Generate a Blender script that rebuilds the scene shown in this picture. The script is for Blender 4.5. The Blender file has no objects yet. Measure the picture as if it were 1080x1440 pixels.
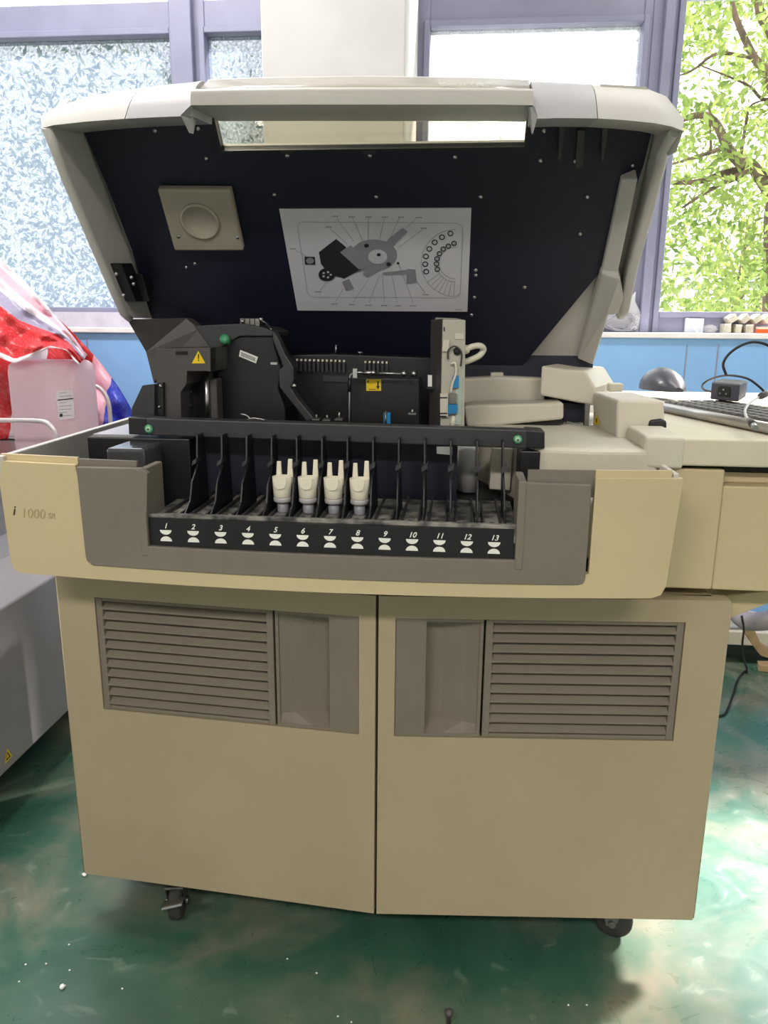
import bpy, bmesh, math, random
from mathutils import Vector, Matrix
from math import sin, cos, tan, radians as R, pi
C = bpy.context.scene.collection
rnd = random.Random(7)

# ------------------------------------------------------------------ camera (calibrated: 1080x1440, f = 1082 px)
F = 1082.0
YAW, PITCH, ROLL = R(5.4), R(13.6), R(0.5)
CAM = Vector((0.12345, -1.2, 1.15))
FW = Vector((-sin(YAW)*cos(PITCH), cos(YAW)*cos(PITCH), -sin(PITCH)))
_r0 = Vector((cos(YAW), sin(YAW), 0)); _u0 = _r0.cross(FW)
RT = _r0*cos(ROLL) + _u0*sin(ROLL); UP = RT.cross(FW)
def ray(x, y): return FW + RT*((x-540)/F) - UP*((y-720)/F)
def aY(x, y, Y): d = ray(x, y); return CAM + d*((Y-CAM.y)/d.y)
def aX(x, y, X): d = ray(x, y); return CAM + d*((X-CAM.x)/d.x)
def aZ(x, y, Z): d = ray(x, y); return CAM + d*((Z-CAM.z)/d.z)
def aP(x, y, p, n): d = ray(x, y); return CAM + d*((p-CAM).dot(n)/d.dot(n))
V = Vector

# ------------------------------------------------------------------ materials
def lin(c): return tuple(((v/255)/12.92 if v/255 <= .04045 else ((v/255+.055)/1.055)**2.4) for v in c)
def rgba(c): return (*lin(c), 1)
MATS = {}
def mat(name, col, rough=.5, metal=0, noise=0, nscale=8, bump=0, bscale=200, spec=.5, col2=None, coat=0, emit=None, trans=0):
    m = bpy.data.materials.new(name); m.use_nodes = True
    nt = m.node_tree; b = nt.nodes['Principled BSDF']
    b.inputs['Base Color'].default_value = rgba(col); b.inputs['Roughness'].default_value = rough
    b.inputs['Metallic'].default_value = metal; b.inputs['Specular IOR Level'].default_value = spec
    b.inputs['Coat Weight'].default_value = coat
    tc = nt.nodes.new('ShaderNodeTexCoord')
    n = nt.nodes.new('ShaderNodeTexNoise'); n.inputs['Scale'].default_value = nscale; n.inputs['Detail'].default_value = 5
    nt.links.new(tc.outputs['Object'], n.inputs['Vector'])
    cr = nt.nodes.new('ShaderNodeValToRGB')
    c2 = col2 or tuple(max(0, v*(1-max(noise, .03))) for v in col)
    cr.color_ramp.elements[0].color = rgba(c2); cr.color_ramp.elements[1].color = rgba(col)
    cr.color_ramp.elements[0].position = .35; cr.color_ramp.elements[1].position = .62
    nt.links.new(n.outputs['Fac'], cr.inputs['Fac']); nt.links.new(cr.outputs['Color'], b.inputs['Base Color'])
    if bump:
        n2 = nt.nodes.new('ShaderNodeTexNoise'); n2.inputs['Scale'].default_value = bscale; n2.inputs['Detail'].default_value = 3
        nt.links.new(tc.outputs['Object'], n2.inputs['Vector'])
        bp = nt.nodes.new('ShaderNodeBump'); bp.inputs['Strength'].default_value = bump; bp.inputs['Distance'].default_value = .002
        nt.links.new(n2.outputs['Fac'], bp.inputs['Height']); nt.links.new(bp.outputs['Normal'], b.inputs['Normal'])
    if trans: b.inputs['Transmission Weight'].default_value = trans
    if emit: b.inputs['Emission Color'].default_value = rgba(col); b.inputs['Emission Strength'].default_value = emit
    MATS[name] = m; return m

TRAYM = mat('tray_plastic', (203, 187, 150), .5, noise=.03, nscale=3, bump=.08, bscale=600)  # base set lighter than the doors to carry the brighter light on the tray
BEIGE = mat('beige_housing', (174, 160, 133), .5, noise=.04, nscale=3, bump=.08, bscale=600)
CREAM = mat('cream_housing', (212, 206, 192), .5, noise=.03, nscale=4, bump=.06, bscale=600)
LIDC = mat('lid_housing', (197, 194, 190), .5, noise=.04, nscale=4, bump=.06, bscale=500)
LIDG = mat('lid_grey_housing', (176, 174, 178), .5, noise=.03, nscale=4, bump=.06, bscale=500)
GREY = mat('taupe_grey', (124, 117, 107), .55, noise=.04, nscale=5, bump=.08, bscale=600)
VENT = mat('vent_taupe', (124, 115, 103), .6, noise=.04, nscale=6, bump=.06, bscale=600)
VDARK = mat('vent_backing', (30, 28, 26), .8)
CHAR = mat('charcoal_plastic', (52, 52, 56), .45, noise=.08, nscale=12, bump=.06, bscale=500)
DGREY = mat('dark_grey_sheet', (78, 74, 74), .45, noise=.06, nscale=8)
BLACK = mat('black_plastic', (24, 24, 29), .4, noise=.1, nscale=9, bump=.05, bscale=500)
NAVY = mat('navy_liner', (17, 19, 44), .55, noise=.12, nscale=5, bump=.05, bscale=300)
DUST = mat('dusty_dark_plastic', (150, 147, 140), .7, noise=.35, nscale=40, col2=(52, 52, 56))
STEEL = mat('steel', (190, 190, 192), .28, metal=1, noise=.05)
DSTEEL = mat('dull_steel', (140, 138, 134), .45, metal=1, noise=.15, nscale=40)
RUBBER = mat('rubber', (58, 56, 54), .75, noise=.2, nscale=40)
WHITEP = mat('white_plastic', (236, 230, 212), .45, noise=.03)
WHITE = mat('white_print', (240, 240, 236), .6)
INKL = mat('light_grey_ink', (140, 140, 146), .7)
INK = mat('dark_ink', (34, 34, 40), .7)
PAPER = mat('placard_paper', (206, 205, 216), .5, noise=.02)
YELLOW = mat('warning_yellow', (240, 206, 20), .5)
GREEN = mat('green_plastic', (70, 150, 110), .4)
GREENL = mat('pale_green_plastic', (160, 205, 170), .4)
BLUEP = mat('blue_plastic', (30, 130, 190), .4)
TUBE = mat('cream_tube', (225, 222, 205), .35)
COVER = mat('vent_cover_grey', (160, 152, 138), .55, noise=.05, nscale=10)
EMBOSS = mat('embossed_lettering', (192, 174, 134), .5)
MACH = mat('grey_machine', (146, 143, 146), .32, noise=.05, nscale=3, bump=.05, bscale=8)
MACHT = mat('pale_machine_top', (216, 210, 216), .4, noise=.04)
FRAME = mat('window_frame_paint', (140, 142, 168), .4, noise=.06, nscale=6)
WALLB = mat('blue_wall_paint', (136, 186, 240), .55, noise=.05, nscale=3)
WALLW = mat('white_wall_paint', (222, 220, 216), .8, noise=.03, nscale=3)
SILL = mat('white_sill', (240, 238, 240), .5, noise=.05, nscale=10)
CARD = mat('brown_cardboard', (176, 150, 112), .8, noise=.15, nscale=20)
ORANGE = mat('orange_print', (236, 96, 26), .6)
BARK = mat('bark', (104, 84, 66), .9, noise=.4, nscale=20)

def ao(m):  # fully transparent-ish glass built as thin sheets
    return m
def glass(name, tint=(1, 1, 1), dirt=0., dcol=(230, 238, 255), scale=60, rough=0.0, refl=.06):
    m = bpy.data.materials.new(name); m.use_nodes = True; nt = m.node_tree; nt.nodes.clear()
    out = nt.nodes.new('ShaderNodeOutputMaterial')
    tr = nt.nodes.new('ShaderNodeBsdfTransparent'); tr.inputs['Color'].default_value = (*tint, 1)
    gl = nt.nodes.new('ShaderNodeBsdfGlossy'); gl.inputs['Roughness'].default_value = rough
    mx = nt.nodes.new('ShaderNodeMixShader'); mx.inputs[0].default_value = refl
    nt.links.new(tr.outputs[0], mx.inputs[1]); nt.links.new(gl.outputs[0], mx.inputs[2])
    last = mx
    if dirt:
        tl = nt.nodes.new('ShaderNodeBsdfTranslucent'); tl.inputs['Color'].default_value = rgba(dcol)
        tc = nt.nodes.new('ShaderNodeTexCoord')
        n = nt.nodes.new('ShaderNodeTexNoise'); n.inputs['Scale'].default_value = scale; n.inputs['Detail'].default_value = 8; n.inputs['Roughness'].default_value = .75
        nt.links.new(tc.outputs['Object'], n.inputs['Vector'])
        mr = nt.nodes.new('ShaderNodeMapRange'); mr.inputs[1].default_value = .35; mr.inputs[2].default_value = .65
        mr.inputs[3].default_value = max(0, dirt-.22); mr.inputs[4].default_value = min(1, dirt+.22)
        nt.links.new(n.outputs['Fac'], mr.inputs[0])
        m2 = nt.nodes.new('ShaderNodeMixShader')
        nt.links.new(mr.outputs[0], m2.inputs[0]); nt.links.new(mx.outputs[0], m2.inputs[1]); nt.links.new(tl.outputs[0], m2.inputs[2])
        last = m2
    nt.links.new(last.outputs[0], out.inputs['Surface'])
    MATS[name] = m; return m
G_CLEAR = glass('clear_pane', refl=.03)
G_DIRTY = glass('dusty_pane', dirt=.62, dcol=(90, 101, 117), scale=110)
G_HAZY = glass('hazy_pane', dirt=.45, dcol=(160, 164, 172), scale=14)
G_LID = glass('lid_window', tint=(.82, .8, .7), dirt=.0, refl=.1, rough=.03)

def leafmat(name, c1, c2):
    m = bpy.data.materials.new(name); m.use_nodes = True; nt = m.node_tree; nt.nodes.clear()
    out = nt.nodes.new('ShaderNodeOutputMaterial')
    df = nt.nodes.new('ShaderNodeBsdfDiffuse'); tl = nt.nodes.new('ShaderNodeBsdfTranslucent')
    oi = nt.nodes.new('ShaderNodeTexCoord'); n = nt.nodes.new('ShaderNodeTexNoise'); n.inputs['Scale'].default_value = 3.; n.inputs['Detail'].default_value = 6
    nt.links.new(oi.outputs['Object'], n.inputs['Vector'])
    cr = nt.nodes.new('ShaderNodeValToRGB'); cr.color_ramp.elements[0].color = rgba(c1); cr.color_ramp.elements[1].color = rgba(c2)
    cr.color_ramp.elements[0].position = .38; cr.color_ramp.elements[1].position = .6
    nt.links.new(n.outputs['Fac'], cr.inputs[0])
    nt.links.new(cr.outputs[0], df.inputs[0]); nt.links.new(cr.outputs[0], tl.inputs[0])
    mx = nt.nodes.new('ShaderNodeMixShader'); mx.inputs[0].default_value = .55
    nt.links.new(df.outputs[0], mx.inputs[1]); nt.links.new(tl.outputs[0], mx.inputs[2]); nt.links.new(mx.outputs[0], out.inputs[0])
    return m
LEAF = leafmat('sunlit_leaves', (88, 110, 54), (140, 154, 86))
LEAF2 = leafmat('pale_leaves', (84, 104, 70), (126, 138, 98))

def floormat():
    m = bpy.data.materials.new('green_epoxy_floor'); m.use_nodes = True; nt = m.node_tree
    b = nt.nodes['Principled BSDF']
    tc = nt.nodes.new('ShaderNodeTexCoord')
    n = nt.nodes.new('ShaderNodeTexNoise'); n.inputs['Scale'].default_value = 3.2; n.inputs['Detail'].default_value = 7; n.inputs['Roughness'].default_value = .62; n.inputs['Distortion'].default_value = .6
    nt.links.new(tc.outputs['Object'], n.inputs['Vector'])
    cr = nt.nodes.new('ShaderNodeValToRGB'); e = cr.color_ramp.elements
    e[0].position = .3; e[0].color = rgba((42, 82, 68)); e[1].position = .72; e[1].color = rgba((130, 126, 108))
    k = e.new(.48); k.color = rgba((58, 98, 80)); k = e.new(.58); k.color = rgba((90, 110, 92))
    nt.links.new(n.outputs['Fac'], cr.inputs[0])
    # scuffs: thin pale scratches
    w = nt.nodes.new('ShaderNodeTexNoise'); w.inputs['Scale'].default_value = 9; w.inputs['Detail'].default_value = 8; w.inputs['Distortion'].default_value = 2.
    nt.links.new(tc.outputs['Object'], w.inputs['Vector'])
    r2 = nt.nodes.new('ShaderNodeValToRGB'); q = r2.color_ramp.elements
    q[0].position = .62; q[0].color = (0, 0, 0, 1); q[1].position = .78; q[1].color = (.32, .32, .32, 1)
    nt.links.new(w.outputs['Fac'], r2.inputs[0])
    mx = nt.nodes.new('ShaderNodeMixRGB'); mx.inputs[2].default_value = rgba((170, 186, 168))
    nt.links.new(r2.outputs[0], mx.inputs[0]); nt.links.new(cr.outputs[0], mx.inputs[1])
    st = nt.nodes.new('ShaderNodeTexNoise'); st.inputs['Scale'].default_value = 2.3; st.inputs['Detail'].default_value = 9; st.inputs['Roughness'].default_value = .6; st.inputs['Distortion'].default_value = 1.2
    ofs = nt.nodes.new('ShaderNodeMapping'); ofs.inputs['Location'].default_value = (3.1, 1.7, 0); nt.links.new(tc.outputs['Object'], ofs.inputs['Vector']); nt.links.new(ofs.outputs[0], st.inputs['Vector'])
    r3 = nt.nodes.new('ShaderNodeValToRGB'); r3.color_ramp.elements[0].position = .5; r3.color_ramp.elements[0].color = (0, 0, 0, 1); r3.color_ramp.elements[1].position = .68; r3.color_ramp.elements[1].color = (.5, .5, .5, 1)
    nt.links.new(st.outputs['Fac'], r3.inputs[0])
    m3 = nt.nodes.new('ShaderNodeMixRGB'); m3.inputs[2].default_value = rgba((158, 138, 120))
    nt.links.new(r3.outputs[0], m3.inputs[0]); nt.links.new(mx.outputs[0], m3.inputs[1])
    nt.links.new(m3.outputs[0], b.inputs['Base Color'])
    rr = nt.nodes.new('ShaderNodeMapRange'); rr.inputs[3].default_value = .14; rr.inputs[4].default_value = .5
    nt.links.new(w.outputs['Fac'], rr.inputs[0]); nt.links.new(rr.outputs[0], b.inputs['Roughness'])
    b.inputs['Specular IOR Level'].default_value = .75; b.inputs['Coat Weight'].default_value = .5; b.inputs['Coat Roughness'].default_value = .22
    bp = nt.nodes.new('ShaderNodeBump'); bp.inputs['Strength'].default_value = .05; bp.inputs['Distance'].default_value = .01
    nt.links.new(n.outputs['Fac'], bp.inputs['Height']); nt.links.new(bp.outputs[0], b.inputs['Normal'])
    nt.links.new(bp.outputs[0], b.inputs['Coat Normal'])
    return m
FLOOR = floormat()

def tarpmat(name, axis, stops):
    m = bpy.data.materials.new(name); m.use_nodes = True; nt = m.node_tree; nt.nodes.clear()
    out = nt.nodes.new('ShaderNodeOutputMaterial')
    uv = nt.nodes.new('ShaderNodeUVMap'); sp = nt.nodes.new('ShaderNodeSeparateXYZ'); nt.links.new(uv.outputs[0], sp.inputs[0])
    n = nt.nodes.new('ShaderNodeTexNoise'); n.inputs['Scale'].default_value = 6; nt.links.new(uv.outputs[0], n.inputs['Vector'])
    ad = nt.nodes.new('ShaderNodeMath'); ad.operation = 'MULTIPLY_ADD'; ad.inputs[1].default_value = .04
    nt.links.new(n.outputs['Fac'], ad.inputs[0]); nt.links.new(sp.outputs[axis], ad.inputs[2])
    cr = nt.nodes.new('ShaderNodeValToRGB'); cr.color_ramp.interpolation = 'CONSTANT'; e = cr.color_ramp.elements
    e[0].position = 0; e[0].color = rgba(stops[0][1]); e[1].position = stops[1][0]; e[1].color = rgba(stops[1][1])
    for p, c in stops[2:]: k = e.new(p); k.color = rgba(c)
    nt.links.new(ad.outputs[0], cr.inputs[0])
    wv = nt.nodes.new('ShaderNodeTexNoise'); wv.inputs['Scale'].default_value = 60; wv.inputs['Detail'].default_value = 6; nt.links.new(uv.outputs[0], wv.inputs['Vector'])
    mx = nt.nodes.new('ShaderNodeMixRGB'); mx.inputs[2].default_value = rgba((245, 235, 240))
    mr = nt.nodes.new('ShaderNodeMapRange'); mr.inputs[1].default_value = .5; mr.inputs[2].default_value = .8; mr.inputs[3].default_value = 0; mr.inputs[4].default_value = .3
    nt.links.new(wv.outputs['Fac'], mr.inputs[0]); nt.links.new(mr.outputs[0], mx.inputs[0]); nt.links.new(cr.outputs[0], mx.inputs[1])
    b = nt.nodes.new('ShaderNodeBsdfPrincipled'); b.inputs['Roughness'].default_value = .35
    t = nt.nodes.new('ShaderNodeBsdfTranslucent'); s = nt.nodes.new('ShaderNodeMixShader'); s.inputs[0].default_value = .45
    nt.links.new(mx.outputs[0], b.inputs['Base Color']); nt.links.new(mx.outputs[0], t.inputs[0])
    nt.links.new(b.outputs[0], s.inputs[1]); nt.links.new(t.outputs[0], s.inputs[2]); nt.links.new(s.outputs[0], out.inputs[0])
    return m
def translucent(name, col, fac=.5, rough=.4):
    m = bpy.data.materials.new(name); m.use_nodes = True; nt = m.node_tree
    b = nt.nodes['Principled BSDF']; b.inputs['Base Color'].default_value = rgba(col); b.inputs['Roughness'].default_value = rough
    t = nt.nodes.new('ShaderNodeBsdfTranslucent'); t.inputs[0].default_value = rgba(col)
    n = nt.nodes.new('ShaderNodeTexNoise'); n.inputs['Scale'].default_value = 9
    mr = nt.nodes.new('ShaderNodeMapRange'); mr.inputs[3].default_value = max(0, fac-.08); mr.inputs[4].default_value = fac+.08
    nt.links.new(n.outputs['Fac'], mr.inputs[0])
    s = nt.nodes.new('ShaderNodeMixShader'); nt.links.new(mr.outputs[0], s.inputs[0])
    o = nt.nodes['Material Output']
    nt.links.new(b.outputs[0], s.inputs[1]); nt.links.new(t.outputs[0], s.inputs[2]); nt.links.new(s.outputs[0], o.inputs[0])
    return m
JUG = translucent('milky_plastic', (242, 222, 230), .5)
BAGW = translucent('white_film', (246, 246, 250), .5, .25)

# ------------------------------------------------------------------ mesh builder
class MB:
    def __init__(s): s.v = []; s.f = []; s.mi = []; s.sm = []; s.mats = []
    def _m(s, m):
        if m is None: return 0
        if m not in s.mats: s.mats.append(m)
        return s.mats.index(m)
    def add(s, vs, fs, m=None, smooth=False):
        o = len(s.v); s.v += [V(p) for p in vs]
        for f in fs: s.f.append([i+o for i in f]); s.mi.append(s._m(m)); s.sm.append(smooth)
        return s
    def box(s, x0, x1, y0, y1, z0, z1, m=None):
        vs = [(x, y, z) for z in (z0, z1) for y in (y0, y1) for x in (x0, x1)]
        return s.add(vs, [(0, 2, 3, 1), (4, 5, 7, 6), (0, 1, 5, 4), (2, 6, 7, 3), (0, 4, 6, 2), (1, 3, 7, 5)], m)
    def prism(s, pts, vec, m=None, smooth=False):
        n = len(pts); a = [V(p) for p in pts]; b = [p+V(vec) for p in a]
        fs = [tuple(range(n)), tuple(range(2*n-1, n-1, -1))] + [(i, i+n, (i+1) % n+n, (i+1) % n) for i in range(n)]
        return s.add(a+b, fs, m, smooth)
    def hexa(s, a, b, m=None):  # two quads
        return s.add(list(a)+list(b), [(0, 1, 2, 3), (7, 6, 5, 4)]+[(i, i+4, (i+1) % 4+4, (i+1) % 4) for i in range(4)], m)
    def tube(s, pts, r, n=10, m=None, cap=True):
        pts = [V(p) for p in pts]; k = len(pts); rs = r if isinstance(r, (list, tuple)) else [r]*k
        vs = []; up = V((0, 0, 1))
        prev = None
        for i, p in enumerate(pts):
            t = (pts[min(i+1, k-1)]-pts[max(i-1, 0)]).normalized()
            if prev is None:
                a = t.cross(up if abs(t.z) < .95 else V((1, 0, 0))).normalized()
            else:
                a = (prev - t*prev.dot(t)).normalized()
            prev = a; b = t.cross(a)
            for j in range(n): vs.append(p+(a*cos(2*pi*j/n)+b*sin(2*pi*j/n))*rs[i])
        fs = [(i*n+j, i*n+(j+1) % n, (i+1)*n+(j+1) % n, (i+1)*n+j) for i in range(k-1) for j in range(n)]
        s.add(vs, fs, m, True)
        if cap: o = len(s.v)-len(vs); s.f.append([o+j for j in range(n-1, -1, -1)]); s.mi.append(s._m(m)); s.sm.append(False); s.f.append([o+(k-1)*n+j for j in range(n)]); s.mi.append(s._m(m)); s.sm.append(False)
        return s
    def cyl(s, a, b, r, n=20, m=None, r2=None): return s.tube([a, b], [r, r if r2 is None else r2], n, m)
    def lathe(s, base, axis, prof, n=24, m=None):
        axis = V(axis).normalized(); u = axis.cross(V((0, 0, 1)) if abs(axis.z) < .9 else V((1, 0, 0))).normalized(); w = axis.cross(u); base = V(base)
        vs = [base+axis*h+(u*cos(2*pi*j/n)+w*sin(2*pi*j/n))*r for r, h in prof for j in range(n)]
        fs = [(i*n+j, i*n+(j+1) % n, (i+1)*n+(j+1) % n, (i+1)*n+j) for i in range(len(prof)-1) for j in range(n)]
        fs += [tuple(range(n-1, -1, -1)), tuple((len(prof)-1)*n+j for j in range(n))]
        return s.add(vs, fs, m, True)
    def ball(s, c, rx, ry=None, rz=None, n=14, m=None):
        ry = ry or rx; rz = rz or rx; c = V(c); vs = []; k = n//2
        for i in range(1, k):
            t = pi*i/k
            for j in range(n): vs.append(c+V((rx*sin(t)*cos(2*pi*j/n), ry*sin(t)*sin(2*pi*j/n), rz*cos(t))))
        vs += [c+V((0, 0, rz)), c-V((0, 0, rz))]
        fs = [(i*n+j, (i+1)*n+j, (i+1)*n+(j+1) % n, i*n+(j+1) % n) for i in range(k-2) for j in range(n)]
        a = len(vs)-2; fs += [(a, j, (j+1) % n) for j in range(n)] + [(a+1, (k-2)*n+(j+1) % n, (k-2)*n+j) for j in range(n)]
        return s.add(vs, fs, m, True)
    def grid(s, rows, m=None, smooth=True, thick=None):
        h = len(rows); w = len(rows[0])
        vs = [p for r in rows for p in r]
        fs = [(i*w+j, i*w+j+1, (i+1)*w+j+1, (i+1)*w+j) for i in range(h-1) for j in range(w-1)]
        if thick is not None:
            t = V(thick); o = len(vs); vs = vs+[V(p)+t for p in vs]
            fs += [tuple(q+o for q in reversed(f)) for f in fs]
            rim = [j for j in range(w)]+[i*w+w-1 for i in range(1, h)]+[(h-1)*w+j for j in range(w-2, -1, -1)]+[i*w for i in range(h-2, 0, -1)]
            fs += [(rim[i], rim[i]+o, rim[(i+1) % len(rim)]+o, rim[(i+1) % len(rim)]) for i in range(len(rim))]
        return s.add(vs, fs, m, smooth)
    def build(s, name, m, parent=None, bevel=0, seg=2):
        off = V((0, 0, 0)); q = parent
        while q is not None: off += q.location; q = q.parent
        me = bpy.data.meshes.new(name)
        me.from_pydata([tuple(p-off) for p in s.v], [], s.f)
        mats = s.mats or [m]
        for x in mats: me.materials.append(x)
        for p, mi, sm in zip(me.polygons, s.mi, s.sm): p.material_index = mi; p.use_smooth = sm
        bm = bmesh.new(); bm.from_mesh(me); bmesh.ops.recalc_face_normals(bm, faces=bm.faces); bm.to_mesh(me); bm.free()
        o = bpy.data.objects.new(name, me); C.objects.link(o); o.parent = parent
        if bevel:
            b = o.modifiers.new('bevel', 'BEVEL'); b.width = bevel; b.segments = seg; b.limit_method = 'ANGLE'; b.angle_limit = R(35)
            b.harden_normals = False
        return o
def tag(o, label=None, cat=None, group=None, kind=None):
    if label: o['label'] = label
    if cat: o['category'] = cat
    if group: o['group'] = group
    if kind: o['kind'] = kind
    return o
def empty(name, loc, label, cat, group=None):
    o = bpy.data.objects.new(name, None); C.objects.link(o); o.location = loc; o.empty_display_size = .05
    return tag(o, label, cat, group)
def copy_tree(o, parent=None):
    c = o.copy(); C.objects.link(c); c.parent = parent
    for ch in list(o.children): copy_tree(ch, c)
    return c
def struct(o): o['kind'] = 'structure'; return o
def text(body, name, m, parent, loc, size, rot=(pi/2, 0, 0), shear=0, bold=0, depth=.0004, align='CENTER', mtx=None):
    cu = bpy.data.curves.new(name, 'FONT'); cu.body = body; cu.size = size; cu.shear = shear; cu.offset = bold; cu.extrude = depth; cu.align_x = align
    o = bpy.data.objects.new(name, cu); C.objects.link(o)
    dg = bpy.context.evaluated_depsgraph_get(); me = bpy.data.meshes.new_from_object(o.evaluated_get(dg))
    bpy.data.objects.remove(o)
    off = V((0, 0, 0)); q = parent
    while q is not None: off += q.location; q = q.parent
    M = mtx or (Matrix.Translation(V(loc)) @ Matrix.Rotation(rot[2], 4, 'Z') @ Matrix.Rotation(rot[0], 4, 'X'))
    me.transform(M); me.transform(Matrix.Translation(-off)); me.materials.clear(); me.materials.append(m)
    n = bpy.data.objects.new(name, me); C.objects.link(n); n.parent = parent; return n
def arc_pts(pts, n=8):  # Catmull-Rom through points
    p = [V(q) for q in pts]; p = [p[0]*2-p[1]]+p+[p[-1]*2-p[-2]]; out = []
    for i in range(1, len(p)-2):
        for k in range(n):
            t = k/n; a, b, c, d = p[i-1], p[i], p[i+1], p[i+2]
            out.append(.5*((2*b)+(c-a)*t+(2*a-5*b+4*c-d)*t*t+(3*b-a-3*c+d)*t**3))
    out.append(p[-2]); return out

# ------------------------------------------------------------------ the room
WY = 1.6
struct(MB().box(-3.4, 3.4, -5, WY+.2, -.1, 0).build('floor', FLOOR))
struct(MB().box(-3.4, 3.4, -5, WY+.2, 3.0, 3.1).build('ceiling', WALLW))
struct(MB().box(-3.5, -3.4, -5, WY+.2, 0, 3.0).build('wall_left', WALLW))
struct(MB().box(3.4, 3.5, -5, WY+.2, 0, 3.0).build('wall_right', WALLW))
SZ = 1.118                       # sill height
WF = 1.49                        # face of the blue parapet
w = MB().box(-3.4, 3.4, WF, WY+.2, 0, SZ, WALLB).box(-3.4, 3.4, WY+.02, WY+.2, 2.75, 3.0, WALLW).box(.70, 3.4, WY+.02, WY+.2, 2.27, 2.75, WALLW)  # last box: unseen header, set low to keep the sun off the worktop
struct(w.build('wall_back', WALLB))
struct(MB().box(-3.4, 3.4, WF-.012, WF, 0, .045).build('dark_band_back', mat('wall_foot_dark', (44, 56, 54), .5)))  # added dark band, so the wall foot reads dark below the bench
j = MB()
for x in (.87, .97, 1.52, -1.2, 2.1): j.box(x, x+.004, WF-.002, WF, .02, SZ-.02)
tr = struct(j.build('trim_1', FRAME))
struct(MB().box(-3.4, 3.4, WF-.015, WY+.2, SZ, SZ+.018).build('window_sill', SILL, bevel=.003))
struct(MB().box(-.43, -.043, 1.05, WY+.2, 0, 3.0).build('wall_pillar', mat('pillar_paint', (198, 197, 196), .8), bevel=.004))
PB = 1.207; PT = 2.092           # pane bottom / top
Yf0, Yf1 = WY+.0, WY+.07
def window(i, x0, x1, px0, px1, pz0, pz1, gl, top=2.75):
    r = bpy.data.objects.new('window_%d' % i, None); C.objects.link(r); r.location = (x0, WY, PB); r['kind'] = 'structure'
    f = MB(); z0 = SZ+.018
    f.box(x0, px0, Yf0, Yf1, z0, top).box(px1, x1, Yf0, Yf1, z0, top).box(px0, px1, Yf0, Yf1, z0, pz0).box(px0, px1, Yf0, Yf1, pz1, pz1+.1)
    # sash step
    e = .02
    f.box(px0-e, px0, Yf0-.012, Yf0, z0, pz1+e).box(px1, px1+e, Yf0-.012, Yf0, z0, pz1+e).box(px0, px1, Yf0-.012, Yf0, pz0-e, pz0).box(px0, px1, Yf0-.012, Yf0, pz1, pz1+e)
    f.build('window_frame', FRAME, r, bevel=.003)
    MB().box(px0, px1, WY+.03, WY+.036, pz0, pz1).build('window_pane', gl, r)
    if top > pz1+.12:
        MB().box(px0, px1, WY+.03, WY+.036, pz1+.1, top).build('transom_pane', G_HAZY, r)
    return r
window(1, -3.4, -.83, -3.3, -.876, PB, PT, G_DIRTY)
window(2, -.83, -.45, -.756, -.47, PB, PT, G_DIRTY)
window(3, -.06, .70, -.004, .672, PB, PT, G_HAZY)
window(4, .70, 3.4, .797, 3.3, 1.206, 2.17, G_CLEAR, top=2.27)
p = MB().box(-.868, -.793, Yf0-.03, Yf1, SZ+.018, 2.75).box(.732, .762, Yf0-.03, Yf1, SZ+.018, 2.75)
struct(p.build('trim_2', FRAME, bevel=.004))
# left window low rail with faded print
q = MB(); a = aY(30, 466, WY-.015); 
struct(MB().box(-3.3, -.9, WY-.018, WY, SZ+.018, 1.19).build('trim_3', mat('faded_film', (196, 192, 206), .4, noise=.08, nscale=14)))

struct(MB().box(-3.4, 3.4, -5.1, -5, 0, 3.0).build('wall_front', WALLW))
# ------------------------------------------------------------------ outside
struct(MB().box(-14, 14, WY+.25, 16, -.6, -.5).build('ground_outside', mat('pale_ground', (176, 180, 160), .9, noise=.2, nscale=2)))
def leaves(n, fx, size, m, name, parent):
    mb = MB()
    for _ in range(n):
        c = fx(); s_ = size*rnd.uniform(.6, 1.3); a = V((rnd.gauss(0, 1), rnd.gauss(0, 1), rnd.gauss(0, 1))).normalized()
        b = a.cross(V((rnd.gauss(0, 1), rnd.gauss(0, 1), rnd.gauss(0, 1)))).normalized()
        mb.add([c-a*s_, c+b*s_*.38, c+a*s_, c-b*s_*.38], [(0, 1, 2, 3)])
    return mb.build(name, m, parent)
def cluster(cs, sig):
    def f():
        c = rnd.choice(cs); return V((rnd.gauss(c[0], sig), rnd.gauss(c[1], sig), rnd.gauss(c[2], sig*.8)))
    return f
t = empty('tree', (2.2, 4.2, -.5), 'leafy bright green tree with bent branches outside the clear window at far right', 'tree')
tb = MB()
BR = [[(1100, 300), (1060, 236), (1040, 228), (1022, 205), (1008, 175), (990, 162), (965, 166), (950, 176)],
      [(1060, 236), (1020, 243), (985, 255), (945, 257), (920, 262)], [(1022, 205), (1000, 214), (965, 225), (940, 232)],
      [(1060, 236), (1030, 252), (1015, 258), (985, 275), (960, 292)], [(1040, 228), (1048, 180), (1055, 150), (1075, 140)],
      [(1100, 260), (1085, 120), (1060, 80), (1035, 25), (1028, -10)], [(1062, 82), (1010, 75), (975, 98), (945, 110)],
      [(1110, 130), (1075, 140), (1055, 122), (1030, 110), (985, 92)], [(1000, 214), (998, 150)], [(1100, 200), (1090, 60), (1070, 20), (1062, -20)]]
for k, pl in enumerate(BR):
    pts = arc_pts([aY(x, y, 3.9+.12*math.sin(k*2.1)) for x, y in pl], 5); n_ = len(pts)
    r0 = (.042, .026, .016, .022, .012, .035, .012, .013, .009, .05)[k]
    tb.tube(pts, [r0*(1-.7*i/n_) for i in range(n_)], 8)
tk = aY(1100, 300, 3.9)
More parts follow.
